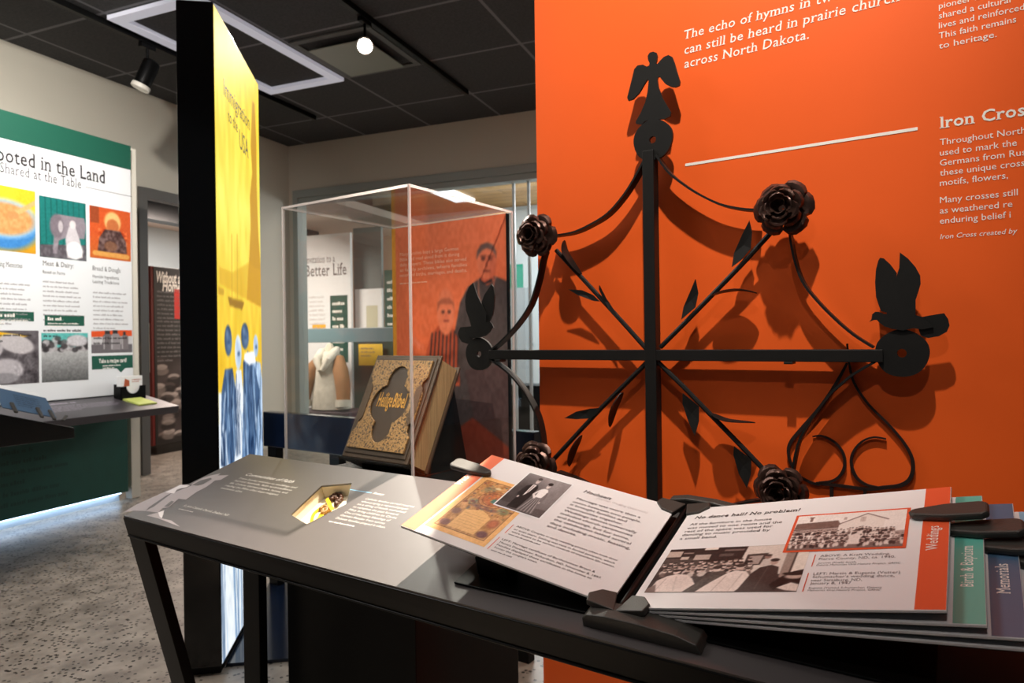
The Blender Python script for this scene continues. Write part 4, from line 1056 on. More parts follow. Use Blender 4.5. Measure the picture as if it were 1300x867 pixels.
GP.ell(c_[0], c_[1], rx, (d_[1] - c_[1]) * .98, sk, 1, .12); GP.poly([zg(*p) for p in ((586, 205), (590, 145), (615, 105), (655, 90), (695, 105), (714, 150), (714, 200), (704, 165), (685, 140), (655, 128), (625, 140), (602, 170))], (112, 88, 84))
for x in (630, 677): GP.ell(*zg(x, 195), .018, .008, (92, 52, 46), .9); GP.line([zg(x - 16, 180), zg(x + 16, 178)], .012, (150, 76, 58))
GP.line([zg(655, 200), zg(650, 240), zg(660, 245)], .012, (190, 90, 66)); GP.line([zg(635, 275), zg(672, 275)], .012, (140, 66, 52)); GP.ell(*zg(690, 240), .03, .05, (206, 98, 72), .5, .8)
GP.line([zg(600, 330), zg(600, 420), zg(612, 470)], .008, (206, 130, 110)); GP.line([zg(712, 310), zg(690, 390), zg(660, 470)], .008, (206, 130, 110))
GP.poly([zg(*p) for p in ((340, 630), (430, 640), (470, 720), (470, 860), (480, 1020), (250, 1020), (262, 800), (290, 690))], (196, 84, 54))
for k in range(8): GP.line([zg(300 + k * 24, 650 + abs(k - 4) * 8), zg(275 + k * 27, 990)], .014, (70, 48, 48))
GP.ell(*zg(388, 540), abs(zg(445, 0)[0] - zg(332, 0)[0]) / 2, .098, sk, 1, .12); GP.poly([zg(*p) for p in ((332, 545), (334, 480), (365, 452), (410, 450), (440, 480), (447, 545), (430, 490), (350, 490))], (186, 100, 74))
for x in (370, 410): GP.ell(*zg(x, 540), .015, .008, (90, 50, 44), .9)
GP.line([zg(378, 598), zg(404, 598)], .012, (150, 66, 54)); GP.line([zg(390, 550), zg(388, 575)], .012, (200, 96, 72)); GP.blur(2); GP.noise(9, 60)
GP.mesh('portrait_print', GS, rq(gx0, gz0, gx1, gz1), gp, h=.0004)
MB().bx(KX1 - .0078, KX1 - .0063, GY - .014, GY + .002, gz0, gz1).build('edge_trim', M_BLACK, gp)
m = MB()
for i, (tx, w) in enumerate((('Many families kept a large German', 380), ('Bible and read aloud from it during', 385), ('daily prayers. These bibles also served', 430), ('as family archives, where families', 435), ('recorded births, marriages, and deaths.', 435))):
    y = 180 + i * 34; (a, b) = GS.uv(490 + 92 / 5.1, 290 + y / 5.1); (c, d) = GS.uv(490 + (92 + w) / 5.1, 290 + (y - 30) / 5.1)
    m.text(GS, tx, a, b, .0105, c - a, .0012)
m.build('lettering', mat('peach_ink', (255, 206, 178), .5), gp)
(a, b), (c, d) = GS.uv(508, 361), GS.uv(588, 354); MB().greek(GS, a, b, c - a, 1, .01, .0055, .0012, ragged=0, rnd=random.Random(9)).build('credit_line', mat('peach_ink', (255, 206, 178), .5), gp)

# Bible
bt = math.radians(26.2); yw = math.radians(-3.75)
bf = Vector((math.cos(yw), math.sin(yw), 0)); bn = Vector((-math.sin(yw), math.cos(yw), 0)); bu = bn * math.sin(bt) + Vector((0, 0, math.cos(bt)))
BO = Vector((.190, .498, .8285)); BW, BHt, BTh = .262, .31, .09
BS = Surf(E, BO, bf, bu)                                # cover front, +h towards the visitor
bib = thing('bible', 'thick old leather Bible with ornate gilt cover, leaning on its black stand in the case', 'book', E, BO)
M_LEATH = mat('brown_leather', (74, 56, 42), .42, noise=.3, nscale=40, bump=.3, bscale=300)


def m_gilt(nt, b, out):
    tc = nt.nodes.new('ShaderNodeTexCoord'); v = nt.nodes.new('ShaderNodeTexVoronoi'); v.inputs['Scale'].default_value = 95; v.feature = 'DISTANCE_TO_EDGE'
    n = nt.nodes.new('ShaderNodeTexNoise'); n.inputs['Scale'].default_value = 60; n.inputs['Detail'].default_value = 3; n.inputs['Distortion'].default_value = 3
    ad = nt.nodes.new('ShaderNodeVectorMath'); ad.operation = 'MULTIPLY_ADD'; ad.inputs[1].default_value = (.02, .02, .02)
    nt.links.new(tc.outputs['Object'], n.inputs['Vector']); nt.links.new(n.outputs['Color'], ad.inputs[0]); nt.links.new(tc.outputs['Object'], ad.inputs[2])
    nt.links.new(ad.outputs[0], v.inputs['Vector'])
    r = ramp(nt, v.outputs['Distance'], [(.0, (178, 136, 82)), (.12, (150, 112, 66)), (.2, (80, 60, 40)), (.5, (62, 47, 34))])
    nt.links.new(r.outputs[0], b.inputs['Base Color']); b.inputs['Roughness'].default_value = .4
    bp = nt.nodes.new('ShaderNodeBump'); bp.inputs['Strength'].default_value = .6; bp.inputs['Distance'].default_value = .0015; bp.invert = True
    nt.links.new(v.outputs['Distance'], bp.inputs['Height']); nt.links.new(bp.outputs[0], b.inputs['Normal'])


M_GILT = nodes_mat('gilt_tooling', m_gilt)
M_GOLD = mat('gold_leaf', (222, 164, 78), .35, .4)
MB().prism(BS, [(0, 0), (BW, 0), (BW, BHt), (0, BHt)], -.012, -.004).build('front_cover', M_LEATH, bib, bevel=.003)
MB().prism(BS, [(0, 0), (BW, 0), (BW, BHt), (0, BHt)], -BTh, -BTh + .008).build('back_cover', M_LEATH, bib, bevel=.003)
MB().prism(BS, [(-.002, .001), (.006, .001), (.006, BHt - .001), (-.002, BHt - .001)], -BTh + .004, -.008).build('spine', M_LEATH, bib, bevel=.002)


def m_pages(nt, b, out):
    tc = nt.nodes.new('ShaderNodeTexCoord'); mp = nt.nodes.new('ShaderNodeMapping'); mp.inputs['Rotation'].default_value = (-bt, 0, 0); mp.inputs['Scale'].default_value = (4, 700, 6)
    n = nt.nodes.new('ShaderNodeTexNoise'); n.inputs['Scale'].default_value = 1; nt.links.new(tc.outputs['Object'], mp.inputs[0]); nt.links.new(mp.outputs[0], n.inputs[0])
    r = ramp(nt, n.outputs['Fac'], [(.3, (146, 118, 80)), (.7, (214, 184, 136))]); nt.links.new(r.outputs[0], b.inputs['Base Color']); b.inputs['Roughness'].default_value = .6


MB().prism(BS, [(.006, .008), (BW - .009, .008), (BW - .009, BHt - .008), (.006, BHt - .008)], -BTh + .008, -.012).build('page_block', nodes_mat('page_edges', m_pages), bib)
# raised cover plates round a sunken quatrefoil
MB().prism(BS, [(.010, .012), (BW - .010, .012), (BW - .010, BHt - .010), (.010, BHt - .010)], -.0045, .0).build('cover_plate', mat('sunken_leather', (70, 55, 44), .4, noise=.2, nscale=30), bib, bevel=.003)
qf = lambda x, y: BS.uv(425 + x / 5.1, 440 + y / 5.1)
inner = [qf(*p) for p in ((420, 165), (455, 172), (470, 195), (490, 205), (480, 240), (455, 290), (485, 330), (488, 380), (470, 430), (445, 475), (470, 520), (440, 500), (385, 515), (375, 560), (355, 600), (310, 635), (265, 640), (230, 620), (222, 575), (240, 520), (255, 490), (235, 440), (240, 390), (262, 340), (300, 310), (330, 285), (345, 215), (380, 180))]
ww = [(u, v) for u, v in inner]
cw = (sum(p[0] for p in ww) / len(ww), sum(p[1] for p in ww) / len(ww))
sym = []                                                # an upright window of three lobes
for k in range(96):
    a = 2 * math.pi * k / 96; dx, dy = math.cos(a), math.sin(a); best = 0
    for cy_, rx_, ry_ in ((0, .074, .060), (.070, .036, .042), (-.070, .036, .042)):
        A_ = (dx / rx_) ** 2 + (dy / ry_) ** 2; B_ = -2 * dy * cy_ / ry_ ** 2; C_ = (cy_ / ry_) ** 2 - 1; D_q = B_ * B_ - 4 * A_ * C_
        if D_q > 0: best = max(best, (-B_ + math.sqrt(D_q)) / 2 / A_)
    sym.append((BW * .5 + best * dx, BHt * .515 + best * dy))
outer = [(.018, .026), (BW - .018, .026), (BW - .018, .070), (BW - .030, .085), (BW - .030, .105), (BW - .018, .118), (BW - .018, BHt - .118), (BW - .030, BHt - .105), (BW - .030, BHt - .085), (BW - .018, BHt - .070), (BW - .018, BHt - .020), (.018, BHt - .020), (.018, BHt - .070), (.030, BHt - .085), (.030, BHt - .105), (.018, BHt - .118), (.018, .118), (.030, .105), (.030, .085), (.018, .070)]
gl = holed(MB(), BS, outer, sym, .0003, .006).build('gilt_plate', M_GILT, bib, bevel=.0012, label='raised gilt plate with a lobed window')
m = MB()
for sg in (-1, 1):
    cxm = BW * .5 + sg * .099
    m.prism(BS, [(cxm + x, BHt * .515 + y) for x, y in ((-.012, -.046), (0, -.060), (.012, -.046), (.012, .046), (0, .060), (-.012, .046))], .0062, .0085)
    m.build('side_boss', mat('side_leather', (84, 64, 46), .4, noise=.3, nscale=80, bump=.5, bscale=160), bib, bevel=.001); m = MB()
MB().text(BS, 'Heilige', BW * .5 - .056, BHt * .49, .040, .060, .0006, bold=.02, serif=True).build('title', M_GOLD, bib, label='gold word Heilige')
MB().text(BS, 'Bibel', BW * .5 + .008, BHt * .49, .040, .050, .0006, bold=.02, serif=True).build('title', M_GOLD, bib, label='gold word Bibel')
# stand
st = thing('book_stand', 'black wedge stand propping the Bible inside the case', 'stand', E, (.25, .56, KZ0))
m = MB(); q0 = BO - bu.cross(Vector((0, 0, 0)))
def bp(u, v, h): return BS.P(u, v, h)
a = bp(.03, .012, -BTh - .001); b = bp(.03, .27, -BTh - .001)
m.obox(bp(.02, .004, -BTh - .011), bf * (BW - .04), bu * .27, BS.n * .009).build('back_rest', M_BLACKG, st, bevel=.001)
MB().obox(bp(0, 0, -BTh - .011) + Vector((0, 0, -.004)), bf * BW, BS.n * (BTh + .022), -bu * .004).build('ledge', M_BLACKG, st, bevel=.001)
hb = bp(.02, .27, -BTh - .012)
for x in (.02, BW - .028):
    top_ = bp(x, .26, -BTh - .012); bot = bp(x, 0, -BTh - .012); bot.z = KZ0 + .002; rear = top_ + bn * .055; rear.z = KZ0 + .002
    m = MB(); m.add([bot, rear, top_, bot + bf * .008, rear + bf * .008, top_ + bf * .008], [(0, 1, 2), (3, 5, 4), (0, 3, 4, 1), (1, 4, 5, 2), (2, 5, 3, 0)]); m.build('side_gusset', M_BLACKG, st)

# ================================================================== LIGHT BOX
LW, LT, LH = .771, .124, 2.325
lb = thing('light_box', 'tall glowing yellow light box titled Immigration to the USA in a black casing', 'light box', L, (0, 0, 0))
MB().bx(-LT, -.003, 0, LW, .03, LH).build('casing', M_BLACKG, lb, bevel=.004)
MB().bx(-LT + .01, -.01, .02, LW - .02, 0, .03).build('plinth', M_BLACK, lb)
LS_ = Surf(L, (-.0028, 0, 0), (0, 1, 0), (0, 0, 1))
lp = Pic(130, 380, (252, 222, 40)); ly0, ly1, lz0, lz1 = .006, LW - .006, .036, LH - .006
Ql = lambda px, py: (lambda q: ((q[0] - ly0) / (ly1 - ly0), 1 - (q[1] - lz0) / (lz1 - lz0)))(LS_.uv(px, py))
lp.grad((250, 212, 24), (255, 234, 90), 'y', 0, .28); lp.grad((255, 234, 90), (246, 196, 30), 'y', .28, .52, 0); k = lp.Y > .28
lp.a[k] = (np.array((255, 234, 90.)) * (1 - np.clip((lp.Y[k] - .28) / .28, 0, 1))[:, None] + np.array((244, 196, 36.)) * np.clip((lp.Y[k] - .28) / .28, 0, 1)[:, None])
lp.noise(16, 22)
zl = lambda x, y, oy=250: Ql(265 + x / 5.1, oy + y / 5.1)
lp.poly([Ql(*p) for p in ((320, 128), (323, 132), (325, 175), (326, 250), (328, 300), (331, 345), (331, 390), (313, 380), (316, 330), (318, 290), (317, 250), (320, 220), (318, 185))], (196, 136, 10), .85)
lp.poly([zl(*p) for p in ((66, 450), (150, 490), (250, 430), (340, 480), (342, 710), (220, 650), (70, 560))], (216, 160, 20), .55)
lp.poly([zl(*p) for p in ((122, 645), (230, 680), (215, 730), (135, 705))], (150, 104, 10), .9)
for x in (150, 185): lp.line([zl(x, 655), zl(x - 2, 250)], .02, (206, 160, 30), .7)
lp.poly([zl(*p) for p in ((60, 580), (100, 600), (95, 640), (62, 630))], (190, 140, 20), .7)
zp = lambda x, y: Ql(265 + x / 4.337, 400 + y / 4.337)
blu = (70, 112, 160); wht = (240, 248, 255); dk = (44, 72, 110)
base_y = zp(0, 560)[1]
lp.rect(0, zp(150, 560)[1], 1, 1, wht); lp.poly([(0, zp(70, 420)[1]), (.5, zp(150, 420)[1] + .02), (1, zp(300, 560)[1]), (1, 1), (0, 1)], wht)
rl_ = random.Random(4)


def figure(body, head, hw, hh, c0, folds, scarf=None):
    P = [zp(*q) for q in body]; lp.poly(P, c0); xs = [q[0] for q in P]; ys = [q[1] for q in P]
    msk = np.zeros_like(lp.X); keep = lp.a.copy(); lp.a[:] = 0; lp.poly(P, (255, 255, 255)); msk = lp.a[..., 0] / 255; lp.a = keep
    kp = lp.a.copy()
    for k in range(folds):
        x = min(xs) + (max(xs) - min(xs)) * rl_.random(); y = min(ys) + (max(ys) - min(ys)) * rl_.random() * .7
        lp.line([(x, y), (x + rl_.uniform(-.05, .05), y + .05), (x + rl_.uniform(-.07, .07), min(1, y + .13))], rl_.choice([.02, .035, .05]), rl_.choice([(30, 52, 86), (38, 64, 102), (140, 172, 208), (220, 234, 250), (60, 92, 134), (96, 130, 172)]), .6)
    lp.noise(30, 70); lp.a = kp * (1 - msk[..., None]) + lp.a * msk[..., None]
    (ax, ay), (bx_, by_) = zp(head[0] - hw, head[1]), zp(head[0] + hw, head[1]); cx_ = (ax + bx_) / 2; ry_ = abs(zp(head[0], head[1] + hh)[1] - zp(head[0], head[1])[1]); rx_ = abs(bx_ - ax) / 2
    lp.ell(cx_, ay, rx_, ry_, scarf or (46, 72, 108), 1, .12); lp.ell(cx_ + rx_ * .25, ay + ry_ * .25, rx_ * .7, ry_ * .6, (132, 162, 198), .55, 1.2); lp.ell(cx_ - rx_ * .3, ay - ry_ * .45, rx_ * .35, ry_ * .3, (150, 178, 212), .5, 1.2)
    lp.line([(cx_ - rx_ * .1, ay + ry_ * .1), (cx_ + rx_ * .4, ay + ry_ * .1)], .02, (50, 80, 120), .8)


figure([(150, 300), (178, 300), (194, 480), (182, 760), (150, 780), (140, 480)], (161, 205), 18, 95, (236, 244, 255), 9, (226, 238, 250))
figure([(70, 420), (88, 300), (130, 290), (150, 420), (152, 700), (135, 860), (66, 830)], (106, 140), 20, 85, (58, 86, 124), 40)
figure([(246, 250), (284, 262), (300, 420), (302, 760), (300, 860), (240, 860)], (258, 170), 13, 62, (178, 204, 234), 26, (196, 216, 240))
figure([(188, 260), (214, 195), (244, 250), (284, 430), (272, 500), (255, 780), (250, 900), (180, 900), (190, 480)], (198, 115), 21, 72, (64, 94, 134), 44)
lp.poly([zp(*q) for q in ((196, 210), (250, 196), (258, 262), (222, 275), (194, 250))], (250, 252, 255))
for k in range(30):
    x = rl_.random(); y = .80 + .1 * rl_.random(); lp.line([(x, y), (x + rl_.uniform(-.04, .06), 1)], rl_.choice([.02, .04, .06]), rl_.choice([blu, dk, wht, (150, 186, 224)]), .5)
lp.noise(20, 90, (lp.Y > .82) * 1.)
lp.blur(1)
lp.mesh('backlit_print', LS_, rq(ly0, lz0, ly1, lz1), lb, M_LIT, h=.0006)
m = MB()
for tx, x0, y0, x1, y1, cp in (('Immigration', 283.5, 117, 316.5, 168, .062), ('to the', 289, 149, 301.5, 172, .045), ('USA', 303.5, 187, 315, 202, .075)):
    (a, b), (c, d) = LS_.uv(x0, y0), LS_.uv(x1, y1); m.text(LS_, tx, a, (b + d) / 2, cp, c - a, .0014, bold=.004)
m.build('lettering', mat('olive_ink', (118, 100, 16), .5), lb)
MB().bx(-.003, .30, .06, LW + .1, 0, .012).build('foot_plate', M_BLUELIT, lb)

# ================================================================== LEFT EXHIBIT WALL PANEL
PX = -4.486
pan = thing('exhibit_panel', 'tall white and green recipe panel headed Rooted in the Land on the left wall', 'exhibit panel', R, (PX, 3.0, 0))
PY1 = 3.602; PS = Surf(R, (PX, 0, 0), (0, 1, 0), (0, 0, 1))
MB().bx(PX - .08, PX, 1.0, PY1, .78, 2.60).build('board', mat('panel_white', (232, 234, 236), .45), pan, bevel=.003)
MB().bx(PX - .0001, PX + .003, 1.0, PY1, 2.425, 2.60).build('header_band', M_GREEN, pan)
MB().bx(PX - .10, PX - .035, PY1 + .001, PY1 + .075, 0, 2.60).build('end_post', mat('post_cream', (222, 216, 202), .5), pan, bevel=.003)
MB().bx(PX - .34, PX - .03, 1.0, PY1 - .03, .062, .78).build('base', M_GREEN2, pan, bevel=.003)
MB().bx(PX - .36, PX - .075, 1.0, PY1 - .07, 0, .062).build('toe_kick', mat('kick_steel', (176, 188, 198), .4), pan)
MB().bx(PX - .070, PX - .040, 1.0, PY1 - .08, .0575, .0618).build('light_strip', mat('strip_glow', (200, 226, 255), .5, emit=9), pan, label='cool white light strip under the base')
BSF = Surf(R, (PX - .0295, 0, 0), (0, 1, 0), (0, 0, 1)); m = MB()
for k in range(9): m.greek(BSF, 2.45 + .11 * (k % 3), .66 - k * .065, .9, 1, .05, .028, .0004, ragged=.5, rnd=random.Random(30 + k))
m.build('faint_script', mat('faint_green', (16, 62, 54), .5), pan)
m = MB()
for tx, x0, y0, x1, y1, cp, sf in (('Rooted in the Land', -16, 203, 133, 230, .082, True),):
    (a, b), (c, d) = PS.uv(2, 205), PS.uv(133, 231); s_ = (c - a) / .88
    m.text(PS, tx, c - s_, (b + d) / 2 - .004, .088, s_, .0008, bold=.014, serif=True)
(a, b), (c, d) = PS.uv(0, 222), PS.uv(103, 236); m.text(PS, 'Shared at the Table', a, (b + d) / 2, .062, c - a, .0008, serif=True)
m.build('heading', M_INK, pan)
(a, b), (c, d) = PS.uv(108, 237), PS.uv(167, 250); MB().rect(PS, a, (b + d) / 2 - .002, c, (b + d) / 2 + .002, .0008).build('rule_line', M_GREYINK, pan)


def panpic(nm, pc, pts): pc.blur(1).noise(7, 40).mesh(nm, PS, rq(*fit(PS, pts)), pan)


b1 = Pic(90, 110, (240, 190, 40)); b1.noise(22, 5); b1.grad((244, 196, 50), (190, 130, 30), 'y', .3, 1, .6)
b1.ell(.35, .62, .72, .36, (60, 130, 196)); b1.ell(.35, .50, .70, .30, (150, 190, 220)); b1.ell(.35, .50, .62, .25, (206, 150, 92)); b1.noise(16, 20, (((b1.X - .35) / .6) ** 2 + ((b1.Y - .5) / .24) ** 2 < 1) * 1.); b1.line([(.55, .42), (1, .18)], .09, (226, 170, 110)); b1.ell(.52, .43, .12, .06, (196, 140, 86))
panpic('bowl_photograph', b1, [(-16, 232), (45, 243), (45, 324.5), (-16, 314)])
b2 = Pic(90, 110, (24, 116, 110))
for k in range(9): b2.line([(k * .12, 0), (k * .12 + .02, .75)], .02, (14, 84, 82))
b2.poly([(0, .8), (1, .72), (1, 1), (0, 1)], (96, 90, 96)); b2.poly([(.24, .35), (.40, .26), (.96, .26), (1, .40), (.96, .62), (.6, .62), (.40, .7), (.36, .92), (.27, .92), (.30, .6)], (142, 132, 140)); b2.ell(.36, .46, .15, .2, (120, 110, 118)); b2.ell(.44, .46, .05, .1, (190, 182, 186))
b2.poly([(.62, .44), (.76, .44), (.86, .66), (.92, .95), (.58, .98), (.54, .66)], (206, 200, 204)); b2.ell(.70, .40, .07, .07, (224, 214, 214)); b2.ell(.74, .84, .18, .15, (246, 244, 244)); b2.noise(22, 24, (b2.Y > .75) * 1.)
panpic('milking_photograph', b2, [(49.3, 247.3), (108.5, 259), (110, 332), (50.4, 325.6)])
b3 = Pic(80, 100, (206, 84, 34)); b3.rect(.02, .0, .22, .32, (70, 40, 30)); b3.grad((210, 88, 36), (196, 110, 40), 'y', .5, 1, .6)
b3.ell(.55, .26, .20, .20, (236, 190, 120)); b3.ell(.55, .34, .15, .14, (196, 110, 60)); b3.poly([(.36, .42), (.74, .42), (.88, .62), (.90, .86), (.18, .86), (.22, .6)], (92, 66, 62)); b3.noise(46, 26, ((b3.Y > .42) & (b3.Y < .86) & (b3.X > .2) & (b3.X < .9)) * 1.)
b3.line([(.12, .9), (.9, .92)], .12, (222, 160, 80)); b3.ell(.5, .74, .16, .1, (140, 96, 70), .8)
panpic('kneading_photograph', b3, [(113.5, 260), (165.5, 270), (166, 331), (114, 328)])
b4 = Pic(90, 110, (92, 86, 90)); b4.noise(26, 9); b4.poly([(0, 0), (.8, .10), (.3, .2), (0, .28)], (244, 184, 10)); b4.ell(.55, .25, .36, .17, (196, 190, 192), 1, .2, .25); b4.ell(.15, .32, .14, .16, (186, 180, 184)); b4.ell(.35, .72, .34, .2, (190, 184, 188)); b4.ell(.3, .88, .3, .1, (150, 146, 150)); b4.noise(26, 30, (b4.Y > .4) * (b4.X > .5) * 1.)
panpic('dough_photograph', b4, [(-16, 415), (48.8, 423.8), (49.8, 486), (-16, 490)])
b5 = Pic(90, 90, (170, 164, 166)); b5.rect(0, 0, 1, .3, (96, 186, 180)); b5.grad((186, 180, 182), (96, 90, 94), 'y', .4, 1, .0); k = b5.Y > .38; b5.a[k] = (186 - 90 * (b5.Y[k] - .38) / .62)[:, None]
for kx in range(60): b5.ell(random.random(), .10 + .26 * random.random(), .07, .05, random.choice([(70, 64, 66), (110, 104, 106), (190, 186, 188), (50, 46, 48)]), .8)
b5.ell(.76, .16, .22, .12, (206, 202, 206)); b5.noise(16, 40)
panpic('filling_photograph', b5, [(52.3, 423.8), (111.7, 421.7), (112, 482), (53, 485.7)])
b6 = Pic(90, 56, (206, 204, 206)); b6.poly([(0, .06), (1, -.02), (1, .26), (0, .30)], (226, 84, 36)); b6.rect(0, .62, 1, 1, (110, 104, 108)); b6.grad((128, 122, 126), (84, 80, 84), 'y', .62, 1, 0)
for x0, x1, y0, c in ((.27, .50, .12, (112, 106, 108)), (.46, .70, .10, (150, 144, 146)), (.72, .90, .16, (128, 120, 122))):
    b6.poly([(x0, .28), (x0 + .05, y0 + .05), (x1 - .05, y0 + .05), (x1, .28), (x1, .86), (x0, .86)], c); b6.line([(x0 + .03, .3), (x0 + .03, .82)], .02, (206, 202, 204)); b6.rect(x0 + .05, -.0 + y0 - .1, x1 - .06, y0 + .06, (54, 50, 50))
panpic('jar_photograph', b6, [(115.8, 421.7), (167.7, 416.5), (167.7, 447), (116, 448.7)])
for pts, tail in (([(-16, 394), (43, 396.5), (43, 409), (-16, 406)], None), ([(56.5, 399.5), (107, 401), (107, 414), (56.5, 413)], None), ([(116.5, 451.5), (168.5, 451), (168.5, 467), (116.5, 469)], 1)):
    f_ = fit(PS, pts); poly = [(f_[0], f_[1]), (f_[2], f_[1]), (f_[2], f_[3]), (f_[0], f_[3])]
    if tail:
        pt = PS.uv(153.6, 472.8); xa = PS.uv(148, 468)[0]; xb = PS.uv(159, 468)[0]; poly = [(f_[0], f_[1]), (xa, f_[1]), pt, (xb, f_[1]), (f_[2], f_[1]), (f_[2], f_[3]), (f_[0], f_[3])]
    lbx = MB().flat(PS, poly, .0008).build('green_label', M_GREEN, pan); m = MB()
    if tail: m.text(PS, 'Take a recipe card!', (f_[0] + f_[2]) / 2, f_[3] - .048, .026, (f_[2] - f_[0]) * .68, .0014, bold=.02, align='L') if False else m.text(PS, 'Take a recipe card!', f_[0] + (f_[2] - f_[0]) * .16, f_[3] - .050, .028, (f_[2] - f_[0]) * .68, .0014, bold=.02); m.greek(PS, f_[0] + (f_[2] - f_[0]) * .25, f_[3] - .075, (f_[2] - f_[0]) * .5, 2, .018, .010, .0014)
    if not tail: m.greek(PS, f_[0] + .02, f_[3] - .035, (f_[2] - f_[0]) * .55, 1, .03, .022, .0014, ragged=0); m.greek(PS, f_[0] + .02, f_[3] - .060, (f_[2] - f_[0]) * .8, 2, .018, .010, .0014)
    m.build('lettering', M_TEXTW, lbx)
rg = random.Random(11)
for (hd, sub), x0, x1, ya, dy in ((('Sustaining Memories', ''), -16, 40, 336, .16), (('Meat & Dairy:', 'Raised on Farms'), 54, 104, 336, .16), (('Bread & Dough:', 'Humble Ingredients, Lasting Traditions'), 117.5, 163, 342, .1)):
    m = MB(); m2 = MB(); (a, b), (c, d) = PS.uv(x0, ya), PS.uv(x1, ya + 6); zt = (b + d) / 2
    m.text(PS, hd, a, zt, .032, (c - a) * .78, .0008, serif=True)
    if sub: 
        for i, ln in enumerate(sub.split(', ')): m.text(PS, ln, a, zt - .052 - i * .036, .022, (c - a) * (.55 if i == 0 and len(sub) < 20 else .72), .0008)
    z_ = zt - (.16 if 'Lasting' in sub else .11)
    m2.greek(PS, a, z_, (c - a) * .98, 9, .031, .012, .0008, rnd=rg); m.greek(PS, a, z_ - .32, (c - a) * .98, 2, .036, .016, .0008, rnd=rg)
    m.build('column_heading', M_INK, pan); m2.build('body_text', M_BODYINK, pan)
# sloping shelf
q1 = R.pix(177, 499.5, x=PX); q2 = R.pix(208, 516, x=PX + .36)
sh = MB(); sl = math.atan2(q1.z - q2.z, .36); ux = Vector((math.cos(sl), 0, -math.sin(sl))); un = Vector((math.sin(sl), 0, math.cos(sl))); SHO = Vector((PX + .002, 1.6, q1.z))
LEN = PY1 + .06 - 1.6
shelf = thing('panel_shelf', 'dark sloping shelf with faint print below the recipe panel', 'shelf', R, (PX, 2.6, q1.z - .1))
sh.obox(SHO - un * .05, ux * .39, Vector((0, LEN, 0)), un * .05).build('board', mat('shelf_charcoal', (62, 58, 62), .35), shelf, bevel=.002)
SHS = Surf(R, SHO, (0, 1, 0), -ux)
shs = Surf(R, SHO, (0, 1, 0), (-ux.x, 0, -ux.z)); 
m = MB(); m.greek(shs, LEN - .75, -.08, .42, 1, .03, .032, .0006, ragged=0, rnd=rg); m.greek(shs, LEN - .85, -.13, .55, 5, .026, .012, .0006, rnd=rg); m.build('lettering', mat('lilac_ink', (170, 160, 172), .5), shelf)
# card holder, cards, note pad
hz_ = lambda y, s: SHO + Vector((0, y, 0)) + ux * s
A_ = R.pix(159, 503, x=PX + .10)
hx, hy = PX + .075, 3.50; hzz = SHO.z - math.tan(sl) * (hx - SHO.x)
ch_ = thing('card_holder', 'small black card holder on the panel shelf', 'card holder', R, (hx, hy, hzz))
m = MB().bx(hx - .02, hx - .012, hy - .10, hy + .10, hzz + .004, hzz + .10); m.bx(hx - .012, hx + .05, hy - .10, hy - .094, hzz - .01, hzz + .085); m.bx(hx - .012, hx + .05, hy + .094, hy + .10, hzz - .01, hzz + .085); m.bx(hx - .02, hx + .05, hy - .10, hy + .10, hzz - .012, hzz + .004)
HS = Surf(R, (hx + .05, hy, hzz), (0, 1, 0), (0, 0, 1))
arc = [(.055 * math.cos(a), .085 + .055 * math.sin(a)) for a in [math.pi + k * math.pi / 10 for k in range(11)]]
m.build('tray', M_BLACK, ch_); MB().prism(HS, [(-.10, -.01), (.10, -.01), (.10, .085)] + arc[::-1] + [(-.10, .085)], -.006, 0).build('front_lip', M_BLACK, ch_)
rc = MB().bx(hx - .005, hx + .035, hy - .088, hy + .085, hzz + .006, hzz + .155).single('recipe_cards', M_WHITE, R, (hx, hy, hzz + .006), 'stack of white recipe cards standing in the black holder', 'cards')
CSf = Surf(R, (hx + .0355, hy, hzz), (0, 1, 0), (0, 0, 1))
MB().flat(CSf, [(-.065, .085), (-.02, .085), (-.02, .125), (-.055, .14)], .0004).build('picture', mat('rust_print', (176, 84, 50), .5), rc)
MB().greek(CSf, .0, .125, .075, 2, .014, .008, .0004, rnd=rg).build('lettering', mat('rust_print', (176, 84, 50), .5), rc)
n0, n1, n2_, n3 = [R.pix(*p, z=q1.z - .06) for p in ((158, 506), (183, 504.5), (196, 513.5), (174, 516))]
NS = Surf(R, SHO, (0, 1, 0), (-ux.x, 0, -ux.z)); npts = [NS.uv(*p) for p in ((154, 505.5), (180, 504.5), (195, 513), (172, 515.5))]
nu0 = (npts[0][0] + npts[3][0]) / 2; nu1 = (npts[1][0] + npts[2][0]) / 2; nv1 = (npts[0][1] + npts[1][1]) / 2; nv0 = (npts[2][1] + npts[3][1]) / 2
MB().prism(NS, [(nu0, nv0), (nu1, nv0), (nu1, nv1), (nu0, nv1)], .0004, .010).single('note_pad', mat('lime_paper', (196, 206, 108), .6), R, NS.P(nu0, nv0, 0), 'lime green note pad on the panel shelf', 'note pad')

